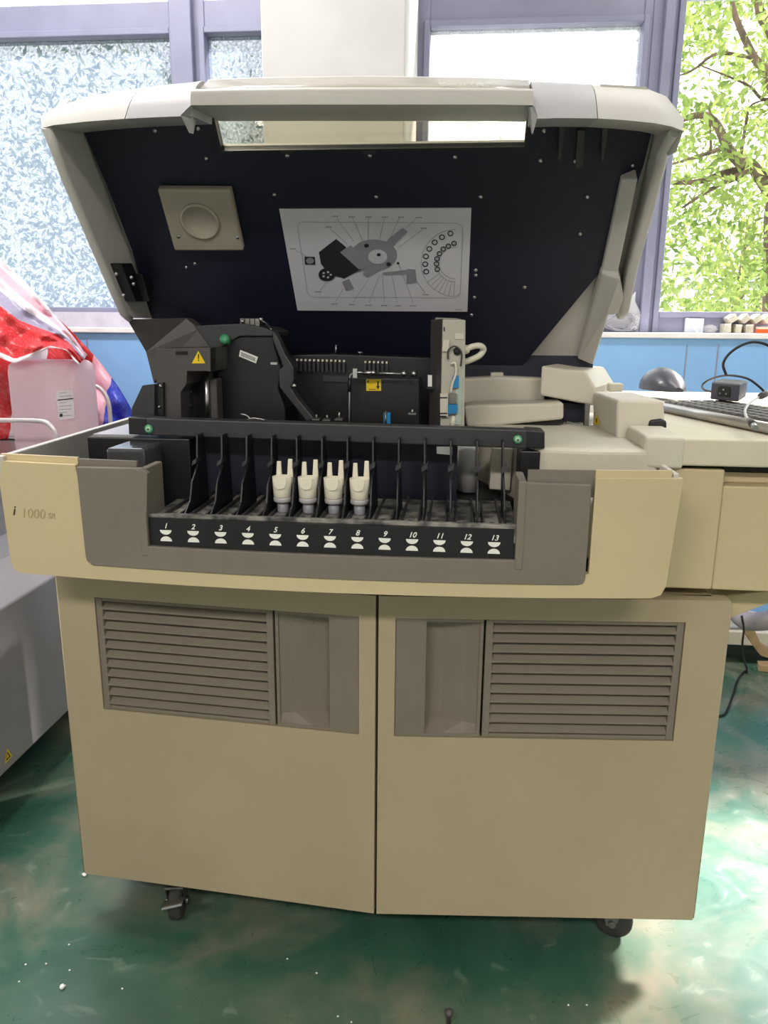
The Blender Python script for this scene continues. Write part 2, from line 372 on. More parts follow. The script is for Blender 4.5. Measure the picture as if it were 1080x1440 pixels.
tb.tube([(tk.x+.25, 4.1, -.5), (tk.x+.18, 4.05, .8), (tk.x, 3.9, tk.z), (tk.x+.1, 3.95, 3.6)], [.14, .12, .1, .06], 10)
tb.build('branches', BARK, t)
def right_leaf():
    x, y = rnd.uniform(900, 1140) if rnd.random() < .72 else rnd.uniform(1140, 1500), rnd.uniform(-120, 440)
    if rnd.random() < .75:
        hole = [(985, 110, 34), (1050, 130, 22), (1045, 50, 26), (960, 370, 22), (1030, 335, 16), (970, 400, 22)]
        for hx, hy, hr in hole:
            if (x-hx)**2+(y-hy)**2 < hr*hr: return right_leaf()
    p = aY(x, y, rnd.uniform(3.3, 6.2))
    return p if p.x < 1.28*p.y-1.1 else right_leaf()
leaves(17000, right_leaf, .032, LEAF, 'foliage', t)
t2 = empty('tree', (3.0, 7.5, -.5), 'pale bush filling the lower half of the clear window behind the branches', 'tree')
MB().tube([(3.0, 7.5, -.5), (3.0, 7.5, 1.0), (3.05, 7.5, 2.2)], [.07, .06, .03], 8).build('trunk', BARK, t2)
leaves(3600, cluster([(2.0, 7.3, .4), (2.7, 7.5, .9), (3.4, 7.4, .6), (4.1, 7.5, 1.0), (3.2, 7.6, 1.6)], .45), .075, LEAF2, 'foliage', t2)
t3 = empty('tree', (-2.6, 5.0, -.5), 'hazy pale tree seen through the dusty window glass behind the raised lid', 'tree')
MB().tube([(-2.6, 5, -.5), (-2.6, 5, 1.2), (-2.5, 5, 2.6)], [.1, .08, .04], 8).build('trunk', BARK, t3)
leaves(11000, cluster([(-3.4, 5, 1.2), (-2.8, 5, 1.8), (-2.2, 5.1, 1.4), (-1.6, 5, 1.9), (-2.4, 5, 2.6), (-3.3, 5, 2.5), (-1.4, 5.1, 1.2), (-.8, 5.2, 1.8), (.2, 5.2, 1.6)], .46), .032, LEAF2, 'foliage', t3)

# ------------------------------------------------------------------ the analyser
A = empty('laboratory_analyzer', (0, .3, 0), 'large beige laboratory analyzer on casters with its dark-lined lid raised and numbered loading bay', 'laboratory machine')
# cabinet body
MB().box(-.562, .562, .06, .66, .10, .715).build('cabinet_body', BEIGE, A, bevel=.006)
MB().box(-.54, .54, .08, .64, .085, .10).build('base_frame', BLACK, A)

# doors
def door(sgn):
    o3 = V((0, 0, 0)); u = V((sgn*.583, .046, 0)).normalized(); n = V((-u.y*sgn*1, 0, 0))
    n = u.cross(V((0, 0, 1))); n = n if n.y < 0 else -n           # outward (towards -Y)
    def D(px, py, off=0): return aP(px, py, o3+n*off, n)
    def W(a, z, off=0): return o3+u*a+V((0, 0, z))+n*off
    def ua(px, py): p = D(px, py); return (p-o3).dot(u), p.z
    if sgn < 0:
        a0, z1 = ua(505, 867); a1, z0 = ua(145, 997)
        a0b, z0b = ua(505, 1031); as_, _ = ua(387, 940); z1l = ua(133, 843)[1]
        hp = [ua(390, 866)[0], ua(462, 870)[0]]
    else:
        a0, z1 = ua(556, 867); a1, z0 = ua(955, 1043)
        as_, _ = ua(679, 955); hp = [ua(601, 873)[0], ua(674, 875)[0]]
    a0, a1 = .031, .5125; as_ = .179; hp = [.083, .173]; z0, z1 = .4575, .676
    T = .028; o = .003; w0, w1 = .0025, .583
    zb, zt = .095, .715
    mb = MB()
    for (s0, s1, q0, q1) in ((w0, a0, zb, zt), (a1, w1, zb, zt), (a0, a1, zb, z0), (a0, a1, z1, zt)):
        mb.prism([W(s0, q0), W(s1, q0), W(s1, q1), W(s0, q1)], -n*T)
    d = mb.build('cabinet_door', BEIGE, A)
    bm = bmesh.new(); bm.from_mesh(d.data); bmesh.ops.remove_doubles(bm, verts=bm.verts, dist=.0001); bm.to_mesh(d.data); bm.free()
    # edge round-over strips
    e = MB()
    for s0 in (w1,): e.tube([W(s0, zb+.004, -.004), W(s0, zt-.004, -.004)], .004, 8)
    e.build('door_edge', BEIGE, d)
    # vent grille
    g0, g1 = as_+.0035, a1-.001
    g = MB(); fr = .012; k = .002
    g.prism([W(g0, z0+.001, -k), W(g0+fr, z0+.001, -k), W(g0+fr, z1-.001, -k), W(g0, z1-.001, -k)], -n*.02)
    g.prism([W(g1-fr, z0+.001, -k), W(g1, z0+.001, -k), W(g1, z1-.001, -k), W(g1-fr, z1-.001, -k)], -n*.02)
    g.prism([W(g0+fr, z1-.007, -k), W(g1-fr, z1-.007, -k), W(g1-fr, z1-.001, -k), W(g0+fr, z1-.001, -k)], -n*.02)
    g.prism([W(g0+fr, z0+.001, -k), W(g1-fr, z0+.001, -k), W(g1-fr, z0+.008, -k), W(g0+fr, z0+.008, -k)], -n*.02)
    grille = g.build('vent_grille', VENT, d, bevel=.001)
    MB().prism([W(g0+fr, z0+.008, -.024), W(g1-fr, z0+.008, -.024), W(g1-fr, z1-.007, -.024), W(g0+fr, z1-.007, -.024)], -n*.003).build('vent_backing', VDARK, d)
    N = 11; hh = (z1-z0-.015)/N
    sl = MB()
    for i in range(N):
        zc = z0+.008+hh*i
        # each slat leans: lower edge forward, upper edge back
        prof = [(-.002, zc+.003), (-.002, zc+.0065), (-.018, zc+hh*.97), (-.0205, zc+hh*.97), (-.006, zc+.003)]
        a = [W(g0+fr-.001, zz, oo) for oo, zz in prof]
        sl.prism(a, u*(g1-g0-2*fr+.002))
    sl.build('vent_slats', VENT, d)
    # handle panel with scooped recess
    b0, b1 = a0+.001, as_-.0005
    h0, h1 = sorted(hp); h0 = max(h0, b0+.004); h1 = min(h1, b1-.004)
    zq0, zq1 = z0+.007, z1-.006
    hm = MB()
    for (s0, s1, q0, q1) in ((b0, h0, z0+.001, z1-.001), (h1, b1, z0+.001, z1-.001), (h0, h1, z0+.001, zq0), (h0, h1, zq1, z1-.001)):
        hm.prism([W(s0, q0, -k), W(s1, q0, -k), W(s1, q1, -k), W(s0, q1, -k)], -n*.004)
    # scoop: deep on the hinge-far side, ramping out
    Dp = .026
    prof = [(h0, -k), (h0+.002, -Dp), (h0+(h1-h0)*.35, -Dp), (h0+(h1-h0)*.75, -Dp*.55), (h1, -k-.002)]
    rows = [[W(a, zq0, oo) for a, oo in prof], [W(a, zq0+.016, oo-.002) for a, oo in prof], [W(a, zq1, oo-.002) for a, oo in prof]]
    rows[0] = [W(a, zq0, -k-.001) for a, oo in prof]
    rows.append([W(a, zq1, -k-.001) for a, oo in prof])
    hm.grid(rows, smooth=False)
    hm.build('handle_recess', VENT, d)
    return d
dl = door(-1); dr = door(1)

# casters
def caster(x, y, ang):
    c, s_ = cos(ang), sin(ang)
    ax = V((c, s_, 0)); fw = V((-s_, c, 0)); b = V((x, y, 0))
    ctr = b+V((0, 0, .036))
    wmb = MB(); wmb.lathe(ctr-ax*.013, ax, [(.028, 0), (.034, .003), (.036, .008), (.036, .018), (.034, .023), (.028, .026)], 24)
    fk = MB()
    for sg in (-1, 1):
        o_ = ax*(.016*sg)
        fk.prism([ctr+o_-fw*.022+V((0, 0, .045)), ctr+o_+fw*.022+V((0, 0, .045)), ctr+o_+fw*.012-V((0, 0, .008)), ctr+o_-fw*.004-V((0, 0, .008))], ax*(.002*sg))
        fk.cyl(ctr+o_, ctr+o_+ax*.006*sg, .007, 12)
    fk.prism([ctr+ax*.018-fw*.024+V((0, 0, .043)), ctr+ax*.018+fw*.024+V((0, 0, .043)), ctr-ax*.018+fw*.024+V((0, 0, .043)), ctr-ax*.018-fw*.024+V((0, 0, .043))], V((0, 0, .005)))
    fk.cyl(ctr+V((0, 0, .045)), b+V((0, 0, .087)), .012, 14)
    f = fk.build('caster', DSTEEL, A, bevel=.0008)
    wmb.build('wheel', RUBBER, f)
    return f
cf = caster(-.402, .062, R(8))
# brake pedal on the front caster
MB().prism([V((-.414, .024, .060)), V((-.374, .030, .070)), V((-.372, .010, .068)), V((-.412, .004, .058))], V((0, 0, .006))).build('brake_pedal', STEEL, cf, bevel=.002)
caster(.455, .105, R(70))
caster(-.45, .58, R(20)); caster(.45, .58, R(0))

# ------------------------------------------------------------------ loading tray
TC = -.07
def ty(x, off=0): return -.105+.036*((x-TC)/.51)**2+off
def bow(pxs, off=0., th=.006, name='', m=None, parent=None, bevel=0, raw=None):
    """flat outline in (x,z), bent to the tray's bowed front"""
    pts = raw or []
    if not raw:
        for (px, py) in pxs:
            p = aY(px, py, -.1)
            for _ in range(3): p = aY(px, py, ty(p.x, off))
            pts.append((p.x, p.z))
    bm = bmesh.new(); vs = [bm.verts.new((x, 0, z)) for x, z in pts]; f = bm.faces.new(vs); f.normal_update()
    bmesh.ops.triangulate(bm, faces=[f])
    xs = [p[0] for p in pts]; n = 24
    for i in range(1, n):
        x = min(xs)+(max(xs)-min(xs))*i/n
        bmesh.ops.bisect_plane(bm, geom=bm.verts[:]+bm.edges[:]+bm.faces[:], plane_co=(x, 0, 0), plane_no=(1, 0, 0), dist=1e-6)
    r = bmesh.ops.extrude_face_region(bm, geom=bm.faces[:])
    back = [g for g in r['geom'] if isinstance(g, bmesh.types.BMVert)]
    bs = set(back)
    for v in bm.verts: v.co.y = ty(v.co.x, off)+(th if v in bs else 0)
    bmesh.ops.recalc_face_normals(bm, faces=bm.faces)
    off3 = V((0, 0, 0)); q = parent
    while q is not None: off3 += q.location; q = q.parent
    for v in bm.verts: v.co -= off3
    me = bpy.data.meshes.new(name); bm.to_mesh(me); bm.free(); me.materials.append(m)
    o = bpy.data.objects.new(name, me); C.objects.link(o); o.parent = parent
    if bevel: b = o.modifiers.new('bevel', 'BEVEL'); b.width = bevel; b.segments = 2; b.limit_method = 'ANGLE'; b.angle_limit = R(50)
    return o
def rc(p, q, r_, s=.012):  # rounded corner helper in (x,z)
    p, q, r_ = V(p), V(q), V(r_); a = (p-q).normalized()*s; b = (r_-q).normalized()*s
    return [tuple(q+a*(1-t)**2+b*t**2) for t in (0, .25, .5, .75, 1)]
XL, XR, ZB, ZT = -.598, .452, .755, .938
TL = [(XL, ZT), (XL+.012, ZB+.012)]+[(XL+.022, ZB+.002), (XL+.03, ZB)]
front = [(XL, ZT), (XL+.006, ZB+.02)]+[(XL+.010, ZB+.006), (XL+.022, ZB)]+[(XR-.03, ZB), (XR-.016, ZB+.005), (XR-.010, ZB+.018), (XR, ZT)]
tray = bow(None, .0, .012, 'loading_tray', TRAYM, A, raw=[front[0]]+front[1:]+[(.325, ZT), (.325, .793), (.226, .783), (-.4, .783), (-.44, .793), (-.46, ZT)])
# U-shaped grey bezel
bp_ = [(107, 657), (113, 715), (120, 782), (122, 789), (130, 795), (812, 823), (820, 821), (823, 814), (827, 760), (832, 682), (741, 679), (730, 681), (727, 788), (205, 768), (207, 666), (198, 659)]
bez = bow(bp_, -.003, .012, 'grey_bezel', GREY, tray, bevel=.002)
# upper step behind the front panel
bow(None, .010, .006, 'rim_step', TRAYM, tray, raw=[(XL+.002, ZT-.02), (-.46, ZT-.02), (-.46, ZT+.010), (XL+.002, ZT+.010)])
bow(None, .010, .006, 'rim_step', TRAYM, tray, raw=[(.326, ZT-.02), (XR-.014, ZT-.02), (XR-.014, ZT+.010), (.326, ZT+.010)])
tag(bow(None, .010, .006, 'rim_step', GREY, tray, raw=[(-.459, ZT-.03), (-.362, ZT-.03), (-.362, ZT+.008), (-.459, ZT+.008)]), 'grey step behind the bezel')
tag(bow(None, .010, .006, 'rim_step', GREY, tray, raw=[(.228, ZT-.03), (.3255, ZT-.03), (.3255, ZT+.010), (.228, ZT+.010)]), 'grey step behind the bezel')
# side walls, floor, bezel cheeks
sw = MB()
sw.hexa([(XL+.004, -.062, ZB+.016), (XL, .43, ZB+.016), (XL, .43, ZT+.012), (XL, -.068, ZT+.008)], [(XL+.012, -.062, ZB+.016), (XL+.012, .43, ZB+.016), (XL+.012, .43, ZT+.012), (XL+.012, -.068, ZT+.008)])
sw.box(XL, -.40, .43, .442, ZB, ZT+.012)
sw.build('tray_wall', LIDC, tray, bevel=.002); sw = MB()
sw.hexa([(XR-.024, -.06, ZB+.03), (XR-.024, .02, ZB+.03), (XR-.012, .02, ZT+.006), (XR-.012, -.06, ZT+.006)], [(XR-.016, -.06, ZB+.03), (XR-.016, .02, ZB+.03), (XR-.004, .02, ZT+.006), (XR-.004, -.06, ZT+.006)])
sw.build('tray_wall', LIDC, tray, bevel=.002)
MB().box(XL+.03, .40, -.06, .42, ZB+.006, ZB+.012).build('tray_floor', CHAR, tray)
MB().box(-.358, -.346, -.098, -.02, .80, .936).build('bezel_cheek', GREY, tray, bevel=.002)
MB().box(.214, .226, -.098, -.02, .80, .934).build('bezel_cheek', GREY, tray, bevel=.002)
# faint lettering
pm = aY(17, 722, -.075); tw_ = lambda x: math.atan(2*.036*(x-TC)/.51**2)
text('i', 'model_letter', INK, tray, (pm.x, ty(pm.x)-.0008, pm.z-.004), .023, rot=(pi/2, 0, tw_(pm.x)), shear=.25)
for s_, px, sz in (('1000', 46, .022), ('SR', 74, .013)):
    pm = aY(px, 725, -.075); text(s_, 'model_letter', EMBOSS, tray, (pm.x, ty(pm.x)-.0008, pm.z-.004), sz, rot=(pi/2, 0, tw_(pm.x)), shear=.15)
# number strip (sits in the cut-out)
ns = bow([(205, 727), (726, 744), (727, 788), (205, 768)], .004, .010, 'number_strip', BLACK, A)
for i in range(13):
    px = 233+(695-233)*i/12; pyn = 745.3+(762.5-745.3)*i/12
    def sp(dx, dy):
        p = aY(px+dx, pyn+dy, -.1); p = aY(px+dx, pyn+dy, ty(p.x, .003)); return p
    c0 = sp(0, 0)
    text(str(i+1), 'slot_number', WHITE, ns, (c0.x, c0.y, c0.z+.0028), .0115, shear=.3, bold=.0002, depth=.0003)
    hw, hh = .0092, .0075
    up_ = [(-hw, 0), (hw, 0)]+[(hw*cos(t), -hh*sin(t)) for t in [pi*k/8 for k in range(1, 8)]]
    zt_ = c0.z
    mm = MB()
    mm.prism([V((c0.x+a, c0.y, zt_+b)) for a, b in up_], V((0, -.0004, 0)))
    zc = zt_-.0178
    lo = [(-hw, 0), (hw, 0)]+[(hw*cos(t), hh*1.05*sin(t)) for t in [pi*k/8 for k in range(1, 8)]]
    mm.prism([V((c0.x+a, c0.y, zc+b)) for a, b in lo], V((0, -.0004, 0)))
    mm.build('slot_mark', WHITE, ns)

# ------------------------------------------------------------------ slot bed, dividers, rail
SX0, SX1 = -.352, .218
bed = MB(); bed.box(SX0, SX1, -.088, .12, .838, .858)
bed.box(SX0, SX1, -.090, -.080, .838, .866)
bed.build('slot_bed', DUST, A, bevel=.001)
PIT = .0412; D0 = -.294
tr_ = MB()
for i in range(13):
    xc = D0-PIT/2+PIT*i
    if True:
        tr_.box(xc-.0140, xc-.0112, -.078, .10, .858, .864).box(xc+.0112, xc+.0140, -.078, .10, .858, .864)
        tr_.cyl((xc, -.066, .858), (xc, -.066, .863), .004, 10)
tr_.build('slot_track', CHAR, A)
for i in range(13):
    xb, xt = D0+PIT*i, D0+PIT*i-.004
    b = MB(); prof = [(-.080, .846), (-.082, .858), (-.045, .878), (-.030, .905), (.0, .925), (.012, .975), (.045, .975), (.045, .846)]
    b.prism([V((xb-.0015+(xt-xb)*(zz-.846)/.12, yy, zz)) for yy, zz in prof], V((.003, 0, 0)))
    b.box(xb-.0035, xb+.0035, -.084, .03, .846, .857)
    d = b.build('slot_divider', BLACK, A, bevel=.0006)
    h = MB(); h.hexa([(xt-.003, -.012, .928), (xt+.006, -.016, .934), (xt+.006, -.012, .941), (xt-.003, -.008, .935)], [(xt-.003, .006, .928), (xt+.006, .006, .934), (xt+.006, .006, .941), (xt-.003, .006, .935)])
    h.build('divider_latch', CHAR, d)
# rail: front beam
RY = .04
def Yp(px, py, Y=RY): return aY(px, py, Y)
rail = MB().prism([Yp(205, 588), Yp(742, 605), Yp(741, 631), Yp(207, 612)], V((0, .03, 0))).build('front_rail', CHAR, A, bevel=.002)
MB().prism([Yp(180, 587, .045), Yp(206, 588, .045), Yp(207, 612, .045), Yp(181, 611, .045)], V((0, .05, 0))).build('rail_end_cap', BLACK, rail, bevel=.0015)
MB().prism([Yp(740, 605, .045), Yp(766, 607, .045), Yp(766, 631, .045), Yp(740, 630, .045)], V((0, .05, 0))).build('rail_end_cap', BLACK, rail, bevel=.0015)
for px, py in ((210, 603), (728, 618)):
    c_ = Yp(px, py); s_ = MB(); s_.lathe(c_, (0, -1, 0), [(.0072, 0), (.0072, .003), (.0062, .004)], 20, GREEN); s_.lathe(c_-V((0, .004, 0)), (0, -1, 0), [(.005, 0), (.0045, .0015)], 16, GREENL); s_.cyl(c_-V((0, .0055, 0)), c_-V((0, .0062, 0)), .0016, 6, INK)
    tag(s_.build('lock_knob', GREEN, rail), 'round green lock knob')
for px0, py, px1 in ((205, 612, 232), (705, 632, 742)):
    pass
# uprights carrying the rail
MB().box(.226, .262, .05, .12, .84, .955).build('rail_upright', BLACK, A, bevel=.002)
MB().box(-.43, -.325, .05, .13, .80, .962).build('rail_upright', BLACK, A, bevel=.002)
bkp = MB(); bkp.box(-.36, .125, .10, .108, .846, .965); bkp.build('bay_back_panel', NAVY, A)
# box-shaped motor covers beside the bay
mc = MB()
a = aZ(170, 620, .948); 
mc.box(-.44, -.375, -.02, .10, .80, .955); o = mc.build('motor_cover', mat('glossy_charcoal', (70, 70, 74), .16, coat=.6), A, bevel=.006, seg=3)
MB().box(-.54, -.43, .12, .28, .80, .952).build('reader_box', BLACK, A, bevel=.003)
MB().box(-.53, -.425, .125, .275, .952, .956).build('reader_lid_plate', mat('pale_grey_plate', (170, 168, 176), .35), A)

# sample cups (things resting in slots 5-8)
def cup(x, y, z, label, proto=None):
    if proto:
        c = copy_tree(proto); c.location = (x, y, z); c['label'] = label; return c
    r = empty('reagent_cap', (x, y, z), label, 'bottle cap', 'white caps standing in the loading slots')
    b = V((x, y, z))
    body = MB(); N = 20
    body.grid([[b+V((rr*cos(2*pi*jn/N), rr*sin(2*pi*jn/N)*1.05, zz)) for jn in range(N+1)] for rr, zz in ((.0130, .025), (.0145, .027), (.0152, .040), (.0160, .058))])
    body.lathe(b+V((0, 0, .025)), (0, 0, 1), [(.0128, 0), (.0128, .010)], 20)
    bo = body.build('cap_body', WHITEP, r); sd = bo.modifiers.new('s', 'SOLIDIFY'); sd.thickness = .0015
    tg = MB(); tp = [(-.0105, .060), (.0105, .060), (.010, .050), (.0075, .043), (.002, .0405), (-.004, .041), (-.0085, .045), (-.010, .051)]
    tg.prism([b+V((u, -.0168-.0002, zz)) for u, zz in tp], V((0, -.0018, 0))); tg.build('front_tongue', WHITEP, r, bevel=.0006)
    for sg, hgt, wdt in ((-1, .079, .0055), (1, .083, .0062)):
        xo = .0092*sg; pr = MB()
        pr.hexa([b+V((xo-wdt, .012, .030)), b+V((xo+wdt, .012, .030)), b+V((xo+.0034, .017, hgt)), b+V((xo-.0034, .017, hgt))], [b+V((xo-wdt, .022, .030)), b+V((xo+wdt, .022, .030)), b+V((xo+.0034, .021, hgt)), b+V((xo-.0034, .021, hgt))])
        pr.build('prong', WHITEP, r, bevel=.001)
    rg = MB(); rg.lathe(b+V((0, 0, .017)), (0, 0, 1), [(.0130, 0), (.0148, .002), (.0148, .007), (.0135, .009)], 24); rg.build('collar', mat('grey_collar', (186, 184, 186), .4), r)
    ft = MB(); ft.lathe(b, (0, 0, 1), [(.0085, 0), (.0090, .002), (.0090, .018)], 18); ft.build('foot', mat('grey_foot', (150, 150, 158), .4), r)
    return r
ORD = ['white two-pronged cap in loading slot 5, first of the row', 'white two-pronged cap in loading slot 6, between the caps of slots 5 and 7',
       'white two-pronged cap in loading slot 7, between the caps of slots 6 and 8', 'white two-pronged cap in loading slot 8, beside the empty slots']
pr0 = None
for i in range(4):
    px = 401+36.7*i; p_ = aZ(px, 706+1.5*i, .868)
    xc = D0+PIT*(i+3.5)-.001
    c = cup(xc, -.02, .8584, ORD[i], pr0)
    if pr0 is None: pr0 = c
    c['group'] = 'white caps standing in the loading slots'

# ------------------------------------------------------------------ raised lid
TIL = R(50); LN = V((0, sin(TIL), cos(TIL))); LD = V((0, cos(TIL), -sin(TIL))); LP = V((0, .31, 1.25))
def L(px, py, off=0): return aP(px, py, LP-LN*off, LN)      # off > 0: towards the viewer
XLW, XRW = -.525, .432
lid = None
# liner: polygon with window hole, built of strips
H = [L(303, 161), L(741, 161), L(738, 205), L(309, 203)]
out = [L(114, 160), L(922, 160), L(918, 178), L(905, 232), L(872, 330), L(846, 380), L(735, 514), L(690, 545), L(235, 545), L(211, 440), L(185, 350), L(150, 260), L(116, 180)]
def holepoly(outer, hole, t0, t1, mb):
    """outer/hole in the liner plane; bridge by strips above/below/left/right of the hole"""
    x0, x1 = hole[3].x, hole[1].x; x0 = min(hole[0].x, hole[3].x); x1 = max(hole[1].x, hole[2].x)
    return x0, x1
lm = bmesh.new()
def to2(p): return (p.x, (p-LP).dot(LD))
def from2(x, v, off=0): return V((x, 0, 0))+V((0, LP.y, LP.z))+LD*v-LN*off
hx0 = (to2(H[0])[0]+to2(H[3])[0])/2; hx1 = (to2(H[1])[0]+to2(H[2])[0])/2; hv0 = to2(H[0])[1]; hv1 = to2(H[2])[1]
def panel(outline, hole, off, th, name, m, parent):
    bm = bmesh.new(); f = bm.faces.new([bm.verts.new((x, v, 0)) for x, v in outline]); f.normal_update(); bmesh.ops.triangulate(bm, faces=[f])
    if hole:
        h0, h1, v0, v1 = hole
        for co, no in (((h0, 0, 0), (1, 0, 0)), ((h1, 0, 0), (1, 0, 0)), ((0, v0, 0), (0, 1, 0)), ((0, v1, 0), (0, 1, 0))):
            bmesh.ops.bisect_plane(bm, geom=bm.verts[:]+bm.edges[:]+bm.faces[:], plane_co=co, plane_no=no, dist=1e-6)
        dead = [f for f in bm.faces if h0 < f.calc_center_median().x < h1 and v0 < f.calc_center_median().y < v1]
        bmesh.ops.delete(bm, geom=dead, context='FACES')
    r = bmesh.ops.extrude_face_region(bm, geom=bm.faces[:]); bs = set(g for g in r['geom'] if isinstance(g, bmesh.types.BMVert))
    o3 = V((0, 0, 0)); q = parent
    while q is not None: o3 += q.location; q = q.parent
    for v in bm.verts: v.co = from2(v.co.x, v.co.y, off-(th if v in bs else 0))-o3
    bmesh.ops.recalc_face_normals(bm, faces=bm.faces)
    me = bpy.data.meshes.new(name); bm.to_mesh(me); bm.free(); me.materials.append(m)
    o = bpy.data.objects.new(name, me); C.objects.link(o); o.parent = parent; return o
# outer back shell (beige), a little behind the liner
xs0, xs1 = XLW, XRW
v_top = to2(L(500, 158))[1]; v_bot = to2(L(700, 515))[1]
lid = panel([(xs0, v_top), (xs1, v_top), (xs1, to2(L(880, 440))[1]), (xs1-.04, to2(L(850, 450))[1]), (xs1-.045, v_bot), (xs0+.05, v_bot), (xs0, to2(L(180, 445))[1])], (hx0-.004, hx1+.004, hv0-.004, hv1+.004), -.014, .012, 'lid', LIDC, A)
panel([to2(p) for p in out], (hx0, hx1, hv0, hv1), 0, .012, 'lid_liner', NAVY, lid)
G = panel([(hx0, hv0), (hx1, hv0), (hx1, hv1), (hx0, hv1)], None, -.006, .003, 'lid_window', G_LID, lid)
wf = MB(); e = .004
for (a0, a1, b0, b1) in ((hx0-e, hx0, hv0-e, hv1+e), (hx1, hx1+e, hv0-e, hv1+e), (hx0, hx1, hv1, hv1+e)):
    wf.prism([from2(a0, b0, .004), from2(a1, b0, .004), from2(a1, b1, .004), from2(a0, b1, .004)], LN*.012)
wf.build('lid_window_frame', BLACK, lid)
# side walls
lr = [aX(x, y, XLW) for x, y in ((60, 178), (75, 215), (90, 255), (120, 325), (150, 395), (170, 440), (178, 447))]
lw = MB(); bk = [p+LN*(.085, .13, .15, .15, .15, .15, .15)[i] for i, p in enumerate(lr)]; bk[-1] = V((XLW, lr[-1].y+.13, lr[-1].z))
for i in range(len(lr)-1): lw.hexa([lr[i], lr[i+1], bk[i+1], bk[i]], [p+V((.014, 0, 0)) for p in (lr[i], lr[i+1], bk[i+1], bk[i])])
lwo = lw.build('lid_side_wall', LIDC, lid)
# rolled rim on the side wall
MB().tube([p+V((.006, -.001, 0)) for p in lr], .008, 10).build('lid_rim', LIDC, lid)
rr_ = [aX(x, y, XRW) for x, y in ((958, 185), (940, 215), (918, 300), (898, 370), (884, 436), (879, 443))]
rw = MB(); bk = [p+LN*(.075, .12, .15, .15, .15, .15)[i] for i, p in enumerate(rr_)]
for i in range(len(rr_)-1): rw.hexa([rr_[i], rr_[i+1], bk[i+1], bk[i]], [p-V((.014, 0, 0)) for p in (rr_[i], rr_[i+1], bk[i+1], bk[i])])
rw.build('lid_side_wall', LIDC, lid)
MB().tube([p-V((.008, 0, 0)) for p in rr_], .009, 10).build('lid_rim', LIDC, lid)
# lower return on the side (beyond the cut corner of the liner)
lo_ = MB()
lo_.prism([L(846, 384, .02), L(872, 392, .05), L(882, 440, .05), L(856, 444, .04), L(834, 514, .02), L(812, 505, .0)], LN*.10)
lo_.build('lid_return', LIDC, lid, bevel=.004)
stp = MB(); q4 = [L(874, 252, .012), L(897, 252, .03), L(868, 388, .03), L(846, 383, .012)]
stp.prism(q4, LN*.03); stp.build('lid_inner_pad', LIDC, lid, bevel=.002)
# brow: lofted front lip
def lip(pxs, Yfun): return [aY(x, y, Yfun(x)) for x, y in pxs]
yb = lambda px: -.035+.062*((px-510)/450.)**2
low = [(60, 180), (75, 176), (120, 171), (175, 167), (215, 165), (254, 163)]
top = [(63, 172), (78, 158), (115, 142), (175, 126), (215, 121), (262, 117)]
def brow_piece(low, top, name, m, dy=.075, und=.10, n_mid=5):
    mb = MB(); rows = []
    A_ = [aY(x, y, yb(x)) for x, y in low]; T_ = [aY(x, y, yb(x)+dy) for x, y in top]
    for k in range(n_mid+1):
        t = k/n_mid; row = []
        for a, b_ in zip(A_, T_):
            p = a.lerp(b_, t); bul = sin(pi*t)*.010
            row.append(p+V((0, -bul*.8, bul)))
        rows.append(row)
    # over the crest and down the back to close
    rows.append([p+LN*.0+V((0, .05, .0))+V((0, 0, -.004)) for p in T_])
    rows.append([V((p.x, a.y+und, a.z+.012)) for p, a in zip(A_, A_)])
    rows.append(list(A_))
    mb.grid(rows)
    n0 = len(low)
    for col in (0, n0-1): mb.add([r[col] for r in rows[:-1]], [tuple(range(len(rows)-1))])
    return mb.build(name, m, lid)
brow_piece([(60, 180), (75, 176), (120, 171), (175, 167)], [(63, 172), (86, 153), (142, 133), (210, 122)], 'lid_brow_end', LIDC)
brow_piece([(176, 167), (215, 165), (254, 163.5), (268, 163)], [(176+35, 122), (240, 118.5), (268, 116), (286, 113.5)], 'lid_brow_panel', LIDG)
brow_piece([(268, 148), (330, 147.5), (420, 147), (510, 147), (600, 147), (690, 147), (750, 148)], [(276, 131), (335, 129.5), (420, 128), (510, 128), (600, 128.5), (690, 129.5), (746, 131)], 'lid_brow_bar', LIDC, dy=.02, und=.14)
brow_piece([(750, 167), (790, 166), (840, 166.5)], [(746, 114), (790, 116), (828, 118.5)], 'lid_brow_panel', LIDG)
brow_piece([(841, 166.5), (880, 169), (920, 173), (945, 178), (960, 184)], [(829, 118.5), (862, 120), (905, 122.5), (932, 134), (957, 174)], 'lid_brow_end', LIDC)
# glazed top strip behind the bar
tg_ = MB(); rows = [[aY(x, y, yb(x)+.024) for x, y in ((275, 131), (340, 130), (510, 128.5), (680, 130), (746, 132))], [aY(x, y, yb(x)+.075) for x, y in ((292, 113), (350, 110), (510, 107.5), (680, 110), (744, 113.5))]]
tg_.grid(rows, thick=(0, .004, -.006)); tg_.build('lid_top_strip', mat('smoked_strip', (176, 170, 160), .22), lid)
tgb = MB(); tgb.grid([[aY(x, y, yb(x)+.075) for x, y in ((292, 113.5), (350, 110.5), (510, 108), (680, 110.5), (744, 114))], [aY(x, y, yb(x)+.11) for x, y in ((292, 112), (350, 109), (510, 106.5), (680, 109), (744, 112.5))]], thick=(0, .01, -.012)); tgb.build('lid_crest', LIDC, lid)
